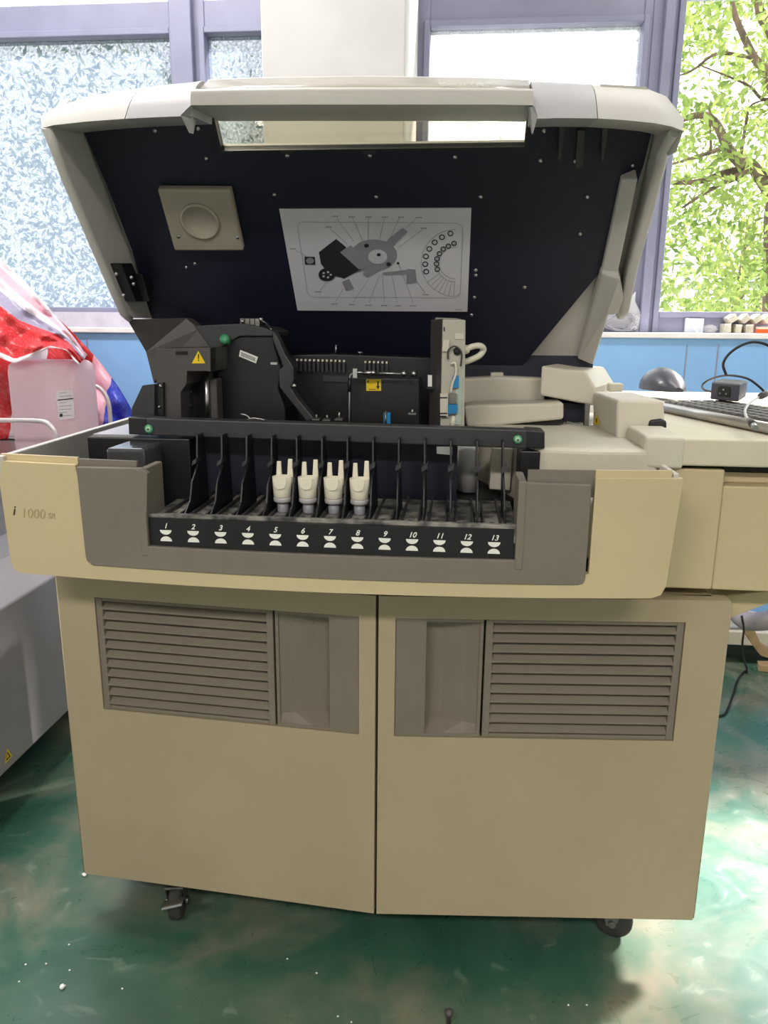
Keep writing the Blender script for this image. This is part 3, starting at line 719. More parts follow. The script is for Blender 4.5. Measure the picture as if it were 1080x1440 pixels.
# pointed cheeks either side of the window
MB().hexa([aY(254, 162, -.03), aY(266, 187, -.012), aY(277, 164, .03), aY(268, 148, -.03)], [aY(258, 162, -.028)+V((.004, .02, 0)), aY(267, 186, -.008)+V((.002, .01, 0)), aY(277, 163, .05), aY(270, 148, -.01)]).build('lid_cheek', LIDG, lid)
MB().hexa([aY(746, 150, -.03), aY(749, 189, -.012), aY(756, 164, -.02), aY(752, 150, -.03)], [aY(742, 150, .0), aY(747, 187, .0), aY(756, 163, .03), aY(752, 150, .0)]).build('lid_cheek', LIDG, lid)
# drop tip at the far corner
MB().hexa([aX(941, 176, .43), aX(961, 183, .43), aX(951, 213, .43), aX(942, 202, .43)], [aX(941, 176, .43)+V((-.006, .02, 0)), aX(961, 183, .43)+V((-.004, .03, 0)), aX(951, 213, .43)+V((-.004, .03, 0)), aX(942, 202, .43)+V((-.006, .02, 0))]).build('lid_corner_tip', LIDC, lid)
# name strip and sticker on the brow
def sticker(pxs, Yadd, m, name, parent, th=.0012):
    return MB().prism([aY(x, y, yb(x)+Yadd) for x, y in pxs], V((0, -th, th*.4))).build(name, m, parent)
sticker([(844, 119), (910, 123), (911, 130), (846, 126)], .052, mat('clear_label', (196, 194, 186), .25), 'brow_label', lid)
np_ = MB()
for (x0, x1) in ((617, 643),): np_.prism([aY(x, y, yb(x)+.038) for x, y in ((x0, 117), (x1, 118), (x1, 121), (x0, 120))], V((0, -.001, .001)))
for k in range(7): x0 = 647+6.4*k; np_.prism([aY(x, y, yb(x)+.038) for x, y in ((x0, 118.2), (x0+4.4, 118.3), (x0+4.4, 120.6), (x0, 120.5))], V((0, -.001, .001)))
np_.build('name_strip', WHITE, lid)
# liner screws
SCR = [(218, 184), (279, 181), (290, 223), (404, 219), (520, 219), (640, 221), (760, 226), (809, 227), (386, 274), (529, 277), (676, 277), (826, 277), (765, 184), (817, 188), (816, 329), (262, 376), (274, 371), (669, 380), (669, 387), (667, 418), (663, 443), (738, 404), (890, 233)]
for x, y in SCR:
    c_ = L(x, y); MB().lathe(c_, -LN, [(.0036, 0), (.0034, .001), (.002, .0022)], 10).build('liner_screw', STEEL, lid)
for x, y in ((404, 211.5), (520, 211.5)):
    MB().prism([L(x-10, y-1.2), L(x+10, y-1.2), L(x+8, y+2.5), L(x-8, y+2.5)], -LN*.004).build('liner_clip', CHAR, lid)
hk = MB()
for x in (786, 846): hk.prism([L(x, 168), L(x+8, 168), L(x+1, 218), L(x-2, 216)], -LN*.02)
hk.prism([L(812, 180), L(822, 180), L(819, 232), L(809, 232)], -LN*.008)
hk.build('latch_bracket', CHAR, lid)
# round-vent cover plate
vc = [L(224, 259), L(327, 260), L(345, 346), L(248, 346)]
vc_ = MB().prism([p-LN*0 for p in vc], -LN*.016).build('round_vent_cover', COVER, lid, bevel=.004)
ctr = (vc[0]+vc[1]+vc[2]+vc[3])/4-LN*.016
rg = MB()
ring = [(.036, 0), (.036, .0022), (.033, .004), (.031, .004), (.029, .0005)]
rg.lathe(ctr+V((-.003, 0, 0)), -LN, ring, 32); o = rg.build('vent_disc', COVER, lid)
for x, y in ((251, 333), (334, 334)): c_ = L(x, y, .016); MB().lathe(c_, -LN, [(.003, 0), (.0028, .0012)], 10).build('cover_screw', STEEL, lid)
# black latch block on the side wall
lb = MB(); lb.prism([aX(154, 370, XLW+.014), aX(170, 370, XLW+.014), aX(194, 424, XLW+.014), aX(176, 424, XLW+.014)], V((.022, 0, 0)))
lb.prism([aX(178, 385, XLW+.02), aX(190, 388, XLW+.02), aX(197, 405, XLW+.02), aX(190, 424, XLW+.02)], V((.03, 0, 0)))
lbo = lb.build('lid_latch', BLACK, lid, bevel=.002)
for x, y in ((164, 385), (174, 415), (185, 390), (188, 399)):
    c_ = aX(x, y, XLW+.036 if x < 180 else XLW+.05); MB().ball(c_, .0035).build('latch_screw', STEEL, lid)

# ---- placard with the layout diagram
PA = [L(393, 293), L(663, 296), L(657, 437), L(417, 433)]
PX0, PX1 = PA[0].x, (PA[1].x+PA[2].x)/2; PV0, PV1 = to2(PA[0])[1], to2(PA[2])[1]; PW, PH = PX1-PX0, PV1-PV0
plc = panel([(PX0, PV0), (PX1, PV0), (PX1, PV1), (PX0, PV1)], None, .003, .0025, 'layout_placard', PAPER, A)
def uvp(u, v, off=.0032): return from2(PX0+PW*u, PV0+PH*v, off)
def pu(zx, zy):  # from the 1080x612 crop of (380,280)-(680,450) to placard uv
    p = L(380+zx/3.6, 280+zy/3.6); x, v = to2(p); return ((x-PX0)/PW, (v-PV0)/PH)
def pz(zx, zy, off=.0032): return uvp(*pu(zx, zy), off)
def line(mb, a, b, w=.0007, m=None, off=.0034):
    p, q = pz(*a, off), pz(*b, off); d = (q-p).normalized(); s_ = d.cross(LN)*w/2
    mb.prism([p-s_, q-s_, q+s_, p+s_], -LN*.0002, m)
dg = MB()
rows_ = [(150, 110), (940, 115), (970, 130), (975, 170), (962, 470), (940, 495), (215, 490), (190, 470), (140, 135), (150, 110)]
for a, b in zip(rows_, rows_[1:]): line(dg, a, b, .0006)
for a, b in (((340, 95), (425, 210)), ((418, 90), (470, 205)), ((498, 90), (498, 210)), ((578, 95), (555, 195)), ((655, 90), (605, 195)), ((740, 90), (690, 140)), ((770, 150), (650, 240)), ((305, 145), (390, 220)),
             ((500, 395), (420, 520)), ((555, 375), (500, 520)), ((568, 370), (580, 520)), ((615, 375), (645, 520)), ((650, 320), (725, 520)), ((130, 255), (180, 280)), ((285, 415), (255, 455)), ((370, 450), (330, 515)), ((735, 400), (785, 470))):
    line(dg, a, b, .0006)
for (x, y) in ((330, 82), (415, 85), (500, 85), (582, 86), (665, 86), (755, 88), (297, 136), (778, 142), (118, 246), (245, 464), (328, 525), (415, 528), (500, 531), (578, 532), (650, 534), (724, 534), (788, 478), (955, 553)):
    for k in range(3): line(dg, (x-16+11*k, y), (x-8+11*k, y), .0022)
dg.build('diagram_lines', INKL, plc)
def shape(pts, m, name, off=.0035):
    return MB().prism([pz(x, y, off) for x, y in pts], -LN*.0003).build(name, m, plc)
MIDG = mat('diagram_grey', (140, 140, 150), .6); PALE = mat('diagram_pale', (196, 196, 206), .6)
def circ(cx, cy, rx, ry, n=28): return [(cx+rx*cos(2*pi*k/n), cy+ry*sin(2*pi*k/n)) for k in range(n)]
shape(circ(525, 278, 118, 80), MIDG, 'diagram_carousel')
shape([(365, 255), (410, 228), (480, 300), (480, 350), (460, 360), (380, 380)], MIDG, 'diagram_tray', .0037)
shape([(248, 262), (335, 195), (375, 228), (480, 325), (470, 345), (375, 395), (300, 375), (258, 320)], INK, 'diagram_cover', .0040)
shape([(355, 262), (388, 238), (482, 325), (470, 345), (450, 348)], MIDG, 'diagram_band', .0043)
shape(circ(288, 375, 42, 33), INK, 'diagram_dial', .0043)
for k in range(5): shape(circ(288+20*cos(k*1.26), 375+14*sin(k*1.26), 6, 5, 10), PALE, 'diagram_dot', .0046)
shape(circ(545, 285, 48, 36), PALE, 'diagram_hub', .0040); shape(circ(550, 274, 10, 8, 12), INK, 'diagram_dot', .0044)
shape(circ(600, 322, 12, 10, 12), INK, 'diagram_dot', .0044); shape(circ(488, 228, 12, 10, 12), INK, 'diagram_dot', .0044); shape(circ(648, 317, 7, 6, 10), INK, 'diagram_dot', .0044)
shape([(585, 215), (600, 195), (670, 140), (697, 158), (640, 212), (625, 235)], MIDG, 'diagram_arm', .0040)
shape([(570, 365), (690, 352), (700, 347), (735, 350), (742, 415), (692, 420), (690, 372), (575, 378)], MIDG, 'diagram_track', .0040)
shape([(365, 412), (400, 397), (424, 445), (385, 458)], MIDG, 'diagram_block', .0040)
shape([(480, 340), (550, 320), (565, 350), (495, 388), (470, 372)], MIDG, 'diagram_rack', .0042)
shape([(175, 284), (227, 286), (230, 326), (178, 324)], INK, 'diagram_tile', .0040); shape(circ(203, 305, 20, 15, 16), MIDG, 'diagram_dot', .0043)
ringm = MB()
def ringz(cx, cy, r1, r0, n=18):
    for k in range(n):
        a, b = 2*pi*k/n, 2*pi*(k+1)/n
        ringm.prism([pz(cx+r*cos(t), cy+r*.92*sin(t), .0036) for r, t in ((r0, a), (r1, a), (r1, b), (r0, b))], -LN*.0003)
for cx, cy in ((913, 168), (870, 187), (833, 213), (806, 246), (789, 284), (785, 323), (790, 361)): ringz(cx, cy, 15, 10)
for cx, cy in ((931, 218), (902, 232), (876, 247), (857, 270), (845, 296), (842, 322), (846, 349)): ringz(cx, cy, 14, 9)
ringm.build('diagram_rings', INK, plc)
arcm = MB()
for rx, ry in ((176, 170), (100, 95), (85, 80)):
    pts = [(940+rx*cos(t), 318+ry*sin(t)) for t in [pi*.5+pi*k/18 for k in range(19)]]
    for a, b in zip(pts, pts[1:]): line(arcm, a, b, .0007)
for k in range(7):
    t = pi*.52+k*.15; line(arcm, (940+100*cos(t), 318+95*sin(t)), (940+176*cos(t), 318+170*sin(t)), .0006)
arcm.build('diagram_arcs', INKL, plc)

# ------------------------------------------------------------------ interior behind the rail
MB().box(-.50, .40, .46, .47, .84, 1.10).build('interior_back_panel', NAVY, A)
MB().box(-.50, .30, .11, .46, .84, .86).build('interior_deck', BLACK, A)
def plate(pxs, Y, depth, name, m, parent=A, bevel=0):
    return MB().prism([aY(x, y, Y) for x, y in pxs], V((0, depth, 0))).build(name, m, parent, bevel=bevel)
# dark process housing with connector rows
hs = plate([(408, 499), (470, 498), (607, 503), (606, 606), (402, 606)], .34, .10, 'process_housing', BLACK, bevel=.003)
MB().prism([aY(x, y, .338) for x, y in ((455, 528), (592, 532), (592, 540), (455, 536))], V((0, -.004, 0))).build('housing_ledge', CHAR, hs)
pn = MB()
for k in range(12):
    x = 418+6.0*k; y = 506+.15*k; a = aY(x, y, .335); pn.box(a.x-.0016, a.x+.0016, a.y-.004, a.y+.006, a.z-.002, a.z+.002, WHITEP); pn.box(a.x-.0022, a.x+.0022, a.y-.006, a.y+.006, a.z-.022, a.z-.004, CHAR)
for k in range(6):
    x = 514+6.0*k; y = 509+.15*k; a = aY(x, y, .335); pn.box(a.x-.0016, a.x+.0016, a.y-.004, a.y+.006, a.z-.002, a.z+.002, WHITEP); pn.box(a.x-.0022, a.x+.0022, a.y-.006, a.y+.006, a.z-.022, a.z-.004, CHAR)
pn.build('connector_row', CHAR, hs)
a = aY(472, 498, .37); MB().cyl(a, a+V((.001, 0, .018)), .002, 8).build('steel_pin', STEEL, hs)
a = aY(506, 498, .37); MB().lathe(a-V((0, 0, .004)), (0, 0, 1), [(.003, 0), (.003, .004), (.006, .006), (.006, .009)], 14).build('steel_pin', STEEL, hs)
# probe
prb = MB(); c0 = aY(492, 530, .22)
prb.tube(arc_pts([aY(491, 600, .22), aY(491.5, 560, .22), aY(492, 532, .22), aY(495, 526, .22), aY(503, 524, .22), aY(512, 524, .22)], 5), .0022, 8)
prb.cyl(aY(510, 524, .22), aY(528, 524.5, .22), .0042, 14).cyl(aY(522, 524, .22), aY(528, 524.3, .22), .0055, 6)
prb.cyl(aY(528, 524.5, .22), aY(566, 526, .22), .0022, 10)
prb.ball(aY(568, 525.5, .22), .0058).ball(aY(582, 525.5, .22), .0058)
prb.box(aY(497, 520, .22).x, aY(503, 520, .22).x, .212, .228, aY(500, 531, .22).z, aY(500, 518, .22).z)
prb.build('sample_probe', STEEL, A)
MB().tube([aY(491.3, 551, .219), aY(492, 531, .219)], .0033, 10).build('probe_sleeve', BLACK, A)
pb = plate([(493, 531), (590, 533), (590, 605), (493, 602)], .25, .06, 'probe_housing', BLACK, bevel=.002)
lab = MB().prism([aY(x, y, .249) for x, y in ((515, 533.5), (536, 533.5), (536, 549.5), (515, 549.5))], V((0, -.0006, 0)), YELLOW)
for p4 in (((516.5, 535), (518.5, 535), (518.5, 538), (516.5, 538)), ((530.6, 536), (532.6, 536), (532.6, 543.5), (530.6, 543.5)), ((529, 543), (534.2, 543), (531.6, 548))):
    lab.prism([aY(x, y, .2484) for x, y in p4], V((0, -.0005, 0)), INK)
lab.prism([aY(x, y, .2484) for x, y in ((518, 546.8), (528.5, 546.8), (528.5, 547.6), (518, 547.6))], V((0, -.0004, 0)), INK)
tag(lab.build('warning_label', YELLOW, pb), 'yellow warning label with black arrow')
# odds at deck level
od = MB(); a = aY(556, 590, .2)
od.box(aY(552, 0, .3).x, aY(562, 0, .3).x, .20, .22, .95, aY(556, 581, .2).z, BLUEP)
od.build('blue_sensor', BLUEP, A)
od = MB()
for x, y, h_ in ((445, 588, 5), (460, 589, 5), (477, 588, 8), (580, 580, 4)):
    a = aY(x, y, .2); od.box(a.x-.007, a.x+.007, .19, .21, a.z-.003, a.z).cyl(a, a+V((0, 0, h_*.0014)), .0018, 8)
od.build('deck_screw', STEEL, A)
MB().tube([aY(542, 603, .2), aY(542.5, 578, .2)], .0025, 8).build('deck_post', DSTEEL, A)

# rotary reagent cover (big dark sector)
rc_ = [(309, 490), (322, 478), (336, 473), (384, 472), (388, 492), (396, 520), (392, 548), (401, 575), (402, 606), (300, 606), (300, 522), (309, 521)]
rco = plate(rc_, .22, .12, 'rotor_cover', BLACK, bevel=.003)
MB().prism([aY(x, y, .215) for x, y in ((272, 458), (340, 455), (372, 461), (384, 466), (384, 473), (337, 473), (310, 489), (296, 489))], V((0, .14, 0))).build('cover_top', CHAR, rco, bevel=.002)
arm = MB(); ap = [(384, 464), (392, 478), (402, 500), (413, 517), (413, 535), (409, 545), (418, 560), (441, 588), (432, 594), (405, 560), (393, 545), (391, 522), (398, 515), (390, 495), (383, 478)]
arm.prism([aY(x, y, .20) for x, y in ap], V((0, .03, 0))); arm.build('cover_arm', CHAR, rco, bevel=.002)
ar2 = MB()
for y_ in (542.5,): a = aY(414, y_, .2); ar2.lathe(a, (0, -1, 0), [(.0045, 0), (.0045, .004), (.002, .005)], 12)
ar2.build('arm_screw', STEEL, rco)
a = aY(386, 511, .2); MB().box(a.x-.006, a.x+.006, .195, .20, a.z-.002, a.z+.002).build('arm_pin', STEEL, rco)
MB().lathe(aY(318, 479, .205), (-.2, -1, .5), [(.008, -.004), (.0095, .004), (.009, .010), (.004, .012)], 8).build('green_knob', GREEN, rco)
lbm = MB().prism([aY(x, y, .219) for x, y in ((338, 492), (363, 502), (360, 511), (336, 501))], V((0, -.0008, 0)), WHITE)
for k in range(3):
    f = .25+.22*k; p0 = V((339, 492+9*f+.8)); p1 = V((361, 502+8.4*f)) ; lbm.prism([aY(x, y, .2182) for x, y in ((p0.x, p0.y), (p1.x-2, p1.y-.4), (p1.x-2, p1.y+.5), (p0.x, p0.y+.9))], V((0, -.0004, 0)), INK)
tag(lbm.build('barcode_label', WHITE, rco), 'small white printed label stuck at a slant')
sn = MB()
for x in (343, 350, 357, 364): a = aY(x, 462, .26); sn.box(a.x-.004, a.x+.004, .25, .28, a.z, aY(x, 448, .26).z, DSTEEL)
sn.tube(arc_pts([aY(366, 449, .25), aY(375, 455, .24), aY(382, 464, .22)], 5), .002, 8, STEEL); sn.ball(aY(341, 452, .25), .004, m=STEEL).ball(aY(367, 449, .25), .004, m=STEEL)
sn.build('sensor_cluster', DSTEEL, rco)
sm_ = MB(); sm_.tube(arc_pts([aY(338, 582, .18), aY(346, 584, .18), aY(352, 590, .18), aY(344, 592, .18), aY(356, 588, .18), aY(380, 592, .18)], 4), .0016, 6); sm_.build('small_hose', STEEL, A)
# pipettor front box with warning triangle
wb = plate([(219, 490), (296, 489), (296, 522), (263, 522), (262, 540), (254, 552), (255, 603), (222, 603)], .12, .10, 'pipettor_box', DGREY, bevel=.001)
MB().hexa([aY(296, 489, .12), aY(296, 522, .12), aY(310, 521, .19), aY(310, 491, .19)], [p+V((0, .03, 0)) for p in (aY(296, 489, .12), aY(296, 522, .12), aY(310, 521, .19), aY(310, 491, .19))]).build('box_side', CHAR, wb)
wt = MB().prism([aY(x, y, .1195) for x, y in ((279, 493.5), (289, 511), (270, 511))], V((0, -.0008, 0)), YELLOW)
wt.prism([aY(x, y, .1186) for x, y in ((278.2, 498), (280.2, 498), (279.7, 505), (278.7, 505))], V((0, -.0005, 0)), INK); wt.prism([aY(x, y, .1186) for x, y in ((278.4, 506), (280, 506), (280, 507.6), (278.4, 507.6))], V((0, -.0005, 0)), INK)
tag(wt.build('warning_triangle', YELLOW, wb), 'yellow triangular warning sign')
MB().prism([aY(x, y, .1195) for x, y in ((247, 494), (264, 494), (264, 499), (247, 499))], V((0, -.001, 0))).build('box_slot', VDARK, wb)
plate([(263, 524), (300, 524), (300, 603), (256, 603), (256, 550)], .20, .05, 'pipettor_recess', BLACK)
cl = MB(); cl.box(aY(270, 0, .17).x, aY(283, 0, .17).x, .165, .20, .93, aY(275, 532, .17).z); cl.build('pipettor_column', DGREY, A, bevel=.003)
MB().cyl(aY(292, 604, .16), aY(290, 523, .16), .0045, 12).build('guide_rod', STEEL, A)
ch_ = MB()
for k in range(9): ch_.ball(aY(267+1.2*sin(k*2), 545+6.5*k, .17), .004, n=8)
ch_.build('drive_chain', BLACK, A)
sp_ = plate([(200, 542), (217, 540), (217, 603), (184, 603), (185, 574)], .10, .012, 'side_plate', CHAR, bevel=.001)
plate([(217, 540), (229, 538), (230, 603), (217, 603)], .11, .02, 'side_bracket', BLACK)
for x, y in ((226, 543), (224, 572)): MB().ball(aY(x, y, .108), .003).build('bracket_screw', STEEL, sp_)
# hinge cover (dark sheet) under the lid corner
hcv = MB(); hp_ = [aY(178, 449, .30), aY(262, 447, .36), aY(280, 462, .36), aY(297, 489, .36), aY(230, 520, .34), aY(216, 540, .33), aY(205, 495, .33)]
hcv.prism(hp_, V((0.004, .03, 0.0))); hcv.build('hinge_cover', DGREY, A, bevel=.002)

# beige dispenser tower
tw = MB(); ty0 = .19
f4 = [aY(622, 449, ty0), aY(655, 450, ty0), aY(652, 700, ty0), aY(617, 700, ty0)]
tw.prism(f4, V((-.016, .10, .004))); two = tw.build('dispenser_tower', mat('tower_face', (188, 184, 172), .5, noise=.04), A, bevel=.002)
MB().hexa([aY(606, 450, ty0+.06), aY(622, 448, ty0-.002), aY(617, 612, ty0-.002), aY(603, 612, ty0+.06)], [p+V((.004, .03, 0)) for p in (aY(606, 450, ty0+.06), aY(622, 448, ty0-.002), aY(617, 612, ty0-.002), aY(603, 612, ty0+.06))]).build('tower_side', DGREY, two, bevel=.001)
td = MB(); yy = ty0-.001
def tq(pxs, m, d=.004): td.prism([aY(x, y, yy) for x, y in pxs], V((0, -d, 0)), m)
tq([(623, 478), (632, 478), (631, 494), (622, 494)], CREAM); tq([(640, 469), (652, 469), (652, 477), (640, 477)], CREAM, .001)
tq([(624, 460), (625.5, 460), (625.5, 466), (624, 466)], INK, .001)
tq([(619, 553), (630, 553), (630, 586), (619, 586)], CREAM, .005); tq([(619, 558), (629, 558), (629, 560), (619, 560)], INK, .0055); tq([(619, 580), (629, 580), (629, 582), (619, 582)], INK, .0055); tq([(619, 584), (628, 584), (628, 586), (619, 586)], INK, .0055)
tq([(632, 553), (642, 553), (642, 567), (632, 567)], DSTEEL, .008); tq([(630, 568), (643, 568), (643, 580), (630, 582)], BLUEP, .008)
tq([(637, 528), (645, 528), (645, 545), (635, 545)], BLUEP, .006); tq([(642, 530), (650, 532), (648, 597), (640, 597)], mat('pale_aqua', (178, 196, 188), .5), .001)
td.tube(arc_pts([aY(634, 512, yy-.004), aY(640, 511, yy-.006), aY(641, 525, yy-.006), aY(636, 540, yy-.006), aY(634, 552, yy-.005)], 5), .002, 8, BAGW if False else TUBE)
td.tube(arc_pts([aY(630, 505, yy-.004), aY(631, 492, yy-.006), aY(640, 487, yy-.008), aY(649, 496, yy-.006), aY(648, 515, yy-.004)], 5), .0016, 8, DGREY)
td.ball(aY(643, 494, yy), .007, m=INK).tube([aY(638, 585, yy-.004), aY(636, 600, yy-.004)], [.003, .006], 10, TUBE)
td.build('tower_fittings', CREAM, two)
lp = MB(); lp.tube(arc_pts([aY(653, 493, ty0+.02), aY(662, 488, ty0+.02), aY(674, 486, ty0+.02), aY(680, 491, ty0+.03), aY(674, 500, ty0+.03), aY(662, 506, ty0+.03), aY(653, 509, ty0+.03)], 6), .0055, 10); lp.lathe(aY(652, 492, ty0+.02), (1, 0, .2), [(.008, 0), (.008, .006), (.006, .010)], 12)
tag(lp.build('tube_loop', TUBE, two), 'cream tube looping out of the tower')
pwl = MB().prism([aY(x, y, ty0+.03) for x, y in ((600, 526), (611, 526), (611, 547), (600, 547))], V((0, .02, 0)), BLACK); pwl.prism([aY(x, y, ty0+.029) for x, y in ((601.8, 527.5), (607.5, 527.5), (607.5, 543.5), (601.8, 543.5))], V((0, -.001, 0)), WHITE)
pwl.build('tower_tag', WHITE, A)
# things glimpsed under the rail
MB().lathe(aY(657, 690, .16), (0, 0, 1), [(.017, 0), (.017, .085)], 20).build('under_rail_cylinder', LIDG, A)
MB().prism([aY(x, y, .13) for x, y in ((692, 630), (722, 632), (717, 690), (688, 688))], V((0, .04, 0))).build('under_rail_block', CREAM, A, bevel=.002)
MB().prism([aY(x, y, .09) for x, y in ((614, 628), (636, 628), (636, 640), (614, 638))], V((0, .01, 0))).build('under_rail_clip', STEEL, A)

# ------------------------------------------------------------------ sample handler wing (beige beam and hoods)
ZW = .981
wing = MB(); f_ = [(907, 617), (1300, 612), (1300, 663), (907, 663)]
X0 = .425
wing.box(X0+.006, 1.06, .05, 1.0, .937, ZW)
wo = wing.build('handler_worktop', mat('worktop_cream', (214, 206, 186), .4, noise=.03), A, bevel=.004, seg=3)
wl = MB(); wl.box(X0-.05, .552, .058, .70, .729, .931).box(.552, 1.06, .058, .70, .729, .905).box(.552, 1.06, .085, .70, .905, .931)
wl.build('handler_beam', TRAYM, A, bevel=.003)
MB().box(X0+.06, 1.055, .075, .68, .929, .938).build('handler_gap', VDARK, A)
MB().box(.553, 1.055, .07, .09, .925, .9375).build('drawer_slot', VDARK, A)
gs = MB(); g4 = [aY(1018, 838, .12), aY(1100, 829, .12), aY(1100, 842, .12), aY(1026, 870, .12), aY(1018, 872, .12)]
gs.prism(g4, V((0, .4, 0))); gs.build('wing_bracket', TRAYM, A, bevel=.003)
# low platform
bs_ = MB(); zt = .962
bpoly = [(.25, .06), (.262, .045), (.335, .035), (.395, .04), (.445, .05), (.60, .05), (.60, .62), (.14, .62), (.14, .36)]
bs_.prism([V((x, y, .78)) for x, y in bpoly[:5]+[(.445, .6), (.14, .6), (.14, .36)]], V((0, 0, zt-.78)))
bs_.build('handler_base', CREAM, A, bevel=.008, seg=3)
# transport arm: two long blocks
def blk(fr_px, Y, dep, zt_add, name, m=CREAM, bevel=.006):
    """front face at depth Y given in px, extruded back"""
    return MB().prism([aY(x, y, Y) for x, y in fr_px], V((0, dep, 0))).build(name, m, A, bevel=bevel, seg=3)
blk([(650, 532), (700, 529), (766, 532), (766, 572), (650, 576)], .42, .12, 0, 'arm_rear_block')
blk([(652, 571), (668, 569), (793, 566), (793, 590), (676, 601), (656, 601)], .33, .08, 0, 'arm_front_block')
MB().prism([aY(x, y, .34) for x, y in ((676, 600), (792, 590), (792, 596), (676, 606))], V((0, .05, 0))).build('arm_shadow_strip', VDARK, A)  # dark strip stands in for the shadow below the arm
MB().prism([aY(x, y, .43) for x, y in ((690, 524), (708, 524), (708, 532), (690, 532))], V((0, .03, 0))).build('arm_tab', CREAM, A, bevel=.002)
# hood
hd = MB()
YF = .36
hd.prism([aY(x, y, YF) for x, y in ((761, 514), (793, 519), (823, 521), (838, 545), (836, 571), (795, 563), (759, 556))], V((.066, .17, 0)))
hdo = hd.build('handler_hood', CREAM, A, bevel=.005, seg=3)
b2 = aY(866, 540, YF+.08); MB().box(b2.x-.018, b2.x+.010, b2.y-.03, b2.y, b2.z-.014, b2.z+.003).build('hood_button', CREAM, hdo, bevel=.003)
# opening under hood
MB().prism([aY(x, y, .40) for x, y in ((793, 566), (826, 570), (826, 602), (793, 596))], V((0, .03, 0))).build('hood_opening', NAVY, A)
MB().prism([aY(x, y, .34) for x, y in ((823, 568), (829, 569), (828, 600), (822, 599))], V((0, .02, 0))).build('opening_post', DSTEEL, A)
MB().prism([aY(x, y, .37) for x, y in ((797, 592), (824, 598), (824, 602), (797, 596))], V((0, .01, 0))).build('opening_track', DSTEEL, A)
# main block
mbk = MB()
F0 = [aY(868, 562, .19), aY(934, 563, .19), aY(937, 616, .19), aY(867, 620, .19)]; vb = V((-.014, .17, 0))
Bq = [p+vb for p in F0]
mbk.prism(F0, vb)
mbo = mbk.build('handler_block', CREAM, A, bevel=.006, seg=3)
def lerpf(u, v): return (F0[0].lerp(Bq[0], u)).lerp(F0[3].lerp(Bq[3], u), v)
wt = MB(); nn = (Bq[0]-F0[0]).cross(F0[3]-F0[0]).normalized(); nn = nn if nn.y < 0 else -nn
wt.prism([aP(x, y, F0[0]+nn*.002, nn) for x, y in ((839, 584), (844, 597), (834, 596))], nn*.001, YELLOW); wt.prism([aP(x, y, F0[0]+nn*.0032, nn) for x, y in ((838.7, 588), (839.6, 588), (839.5, 594.5), (838.5, 594.5))], nn*.0006, INK)
tag(wt.build('warning_triangle', YELLOW, mbo), 'small yellow warning triangle')
k_ = MB(); kp = [(914, 591), (930, 589), (938, 592), (938, 608), (914, 609), (912, 600)]
k_.prism([aY(x, y, .185) for x, y in kp], V((0, .03, 0))); k_.build('black_knob', BLACK, A, bevel=.004, seg=3)
MB().box(X0-.004, X0+.058, .046, .187, .932, .984).build('corner_block', CREAM, A, bevel=.006, seg=3)

# ------------------------------------------------------------------ keyboard, mouse, adapter, leads on the worktop
ZK = ZW+.001
ka, kb = aZ(918, 566, ZK+.014), aZ(1085, 598, ZK+.014)
dk = (kb-ka); dk.z = 0; dk.normalize(); pk = V((-dk.y, dk.x, 0))
kb0 = V((ka.x, ka.y, ZK))
key = empty('keyboard', kb0, 'black and silver computer keyboard lying at an angle on the beige worktop', 'keyboard')
KL, KD = .44, .17
def K(a, b, z): return kb0+dk*a+pk*b+V((0, 0, z))
km = MB(); km.prism([K(0, 0, 0), K(KL, 0, 0), K(KL, KD, 0), K(0, KD, 0)], V((0, 0, .012))); km.build('keyboard_base', BLACK, key, bevel=.004)
pr_ = MB(); pr_.tube([K(-.004, -.004, .009), K(KL+.004, -.004, .009)], .0095, 14); tag(pr_.build('palm_edge', mat('silver_plastic', (176, 172, 166), .3, metal=.6), key), 'silver rounded front edge')
DKEY = mat('grey_keycap', (96, 94, 92), .5)
for r_ in range(5):
    ky = MB()
    for c_ in range(18):
        a0, b0 = .012+.0232*c_, .018+.029*r_
        q0 = [K(a0, b0, .012), K(a0+.019, b0, .012), K(a0+.019, b0+.022, .012), K(a0, b0+.022, .012)]
        cc = sum(q0, V((0, 0, 0)))/4; q1 = [cc+(p-cc)*.78+V((0, 0, .008)) for p in q0]; ky.hexa(q0, q1)
    ky.build('key_row', DKEY, key, bevel=.0012)
# mouse
mc_ = aZ(935, 549, ZK+.022); mc_ = V((mc_.x+.0, mc_.y+.03, ZK+.0215))
mo = empty('computer_mouse', mc_, 'black computer mouse resting on the end of the keyboard', 'mouse')
prof = []; N = 20; rows = []
for i in range(11):
    t = i/10; ln = -.076+.152*t; wd = .046*math.sqrt(max(.02, 1-(2*t-1)**2*.93)); hg = .054*(sin(pi*(t*.86+.10))**.8)
    row = []
    for jn in range(N+1):
        th = pi*jn/N; row.append(mc_+dk*ln+pk*(wd*cos(th))+V((0, 0, max(0, hg*sin(th)**.8))))
    rows.append(row)
mm = MB(); mm.grid(rows); mm.add([r[0] for r in rows]+[r[-1] for r in reversed(rows)], [tuple(range(22))])
mm.add(rows[0], [tuple(range(N+1))]); mm.add(rows[-1], [tuple(range(N, -1, -1))]); mm.build('mouse_shell', mat('mouse_plastic', (56, 56, 66), .4, coat=.15), mo)
MB().prism([mc_+dk*-.05+pk*-.03, mc_+dk*.05+pk*-.03, mc_+dk*.05+pk*.03, mc_+dk*-.05+pk*.03], V((0, 0, .006))).build('mouse_skirt', BLACK, mo, bevel=.006)
MB().tube([mc_+dk*-.05+V((0, 0, .016)), mc_+dk*-.03+V((0, 0, .0285))], .0035, 8).build('scroll_wheel', RUBBER, mo)
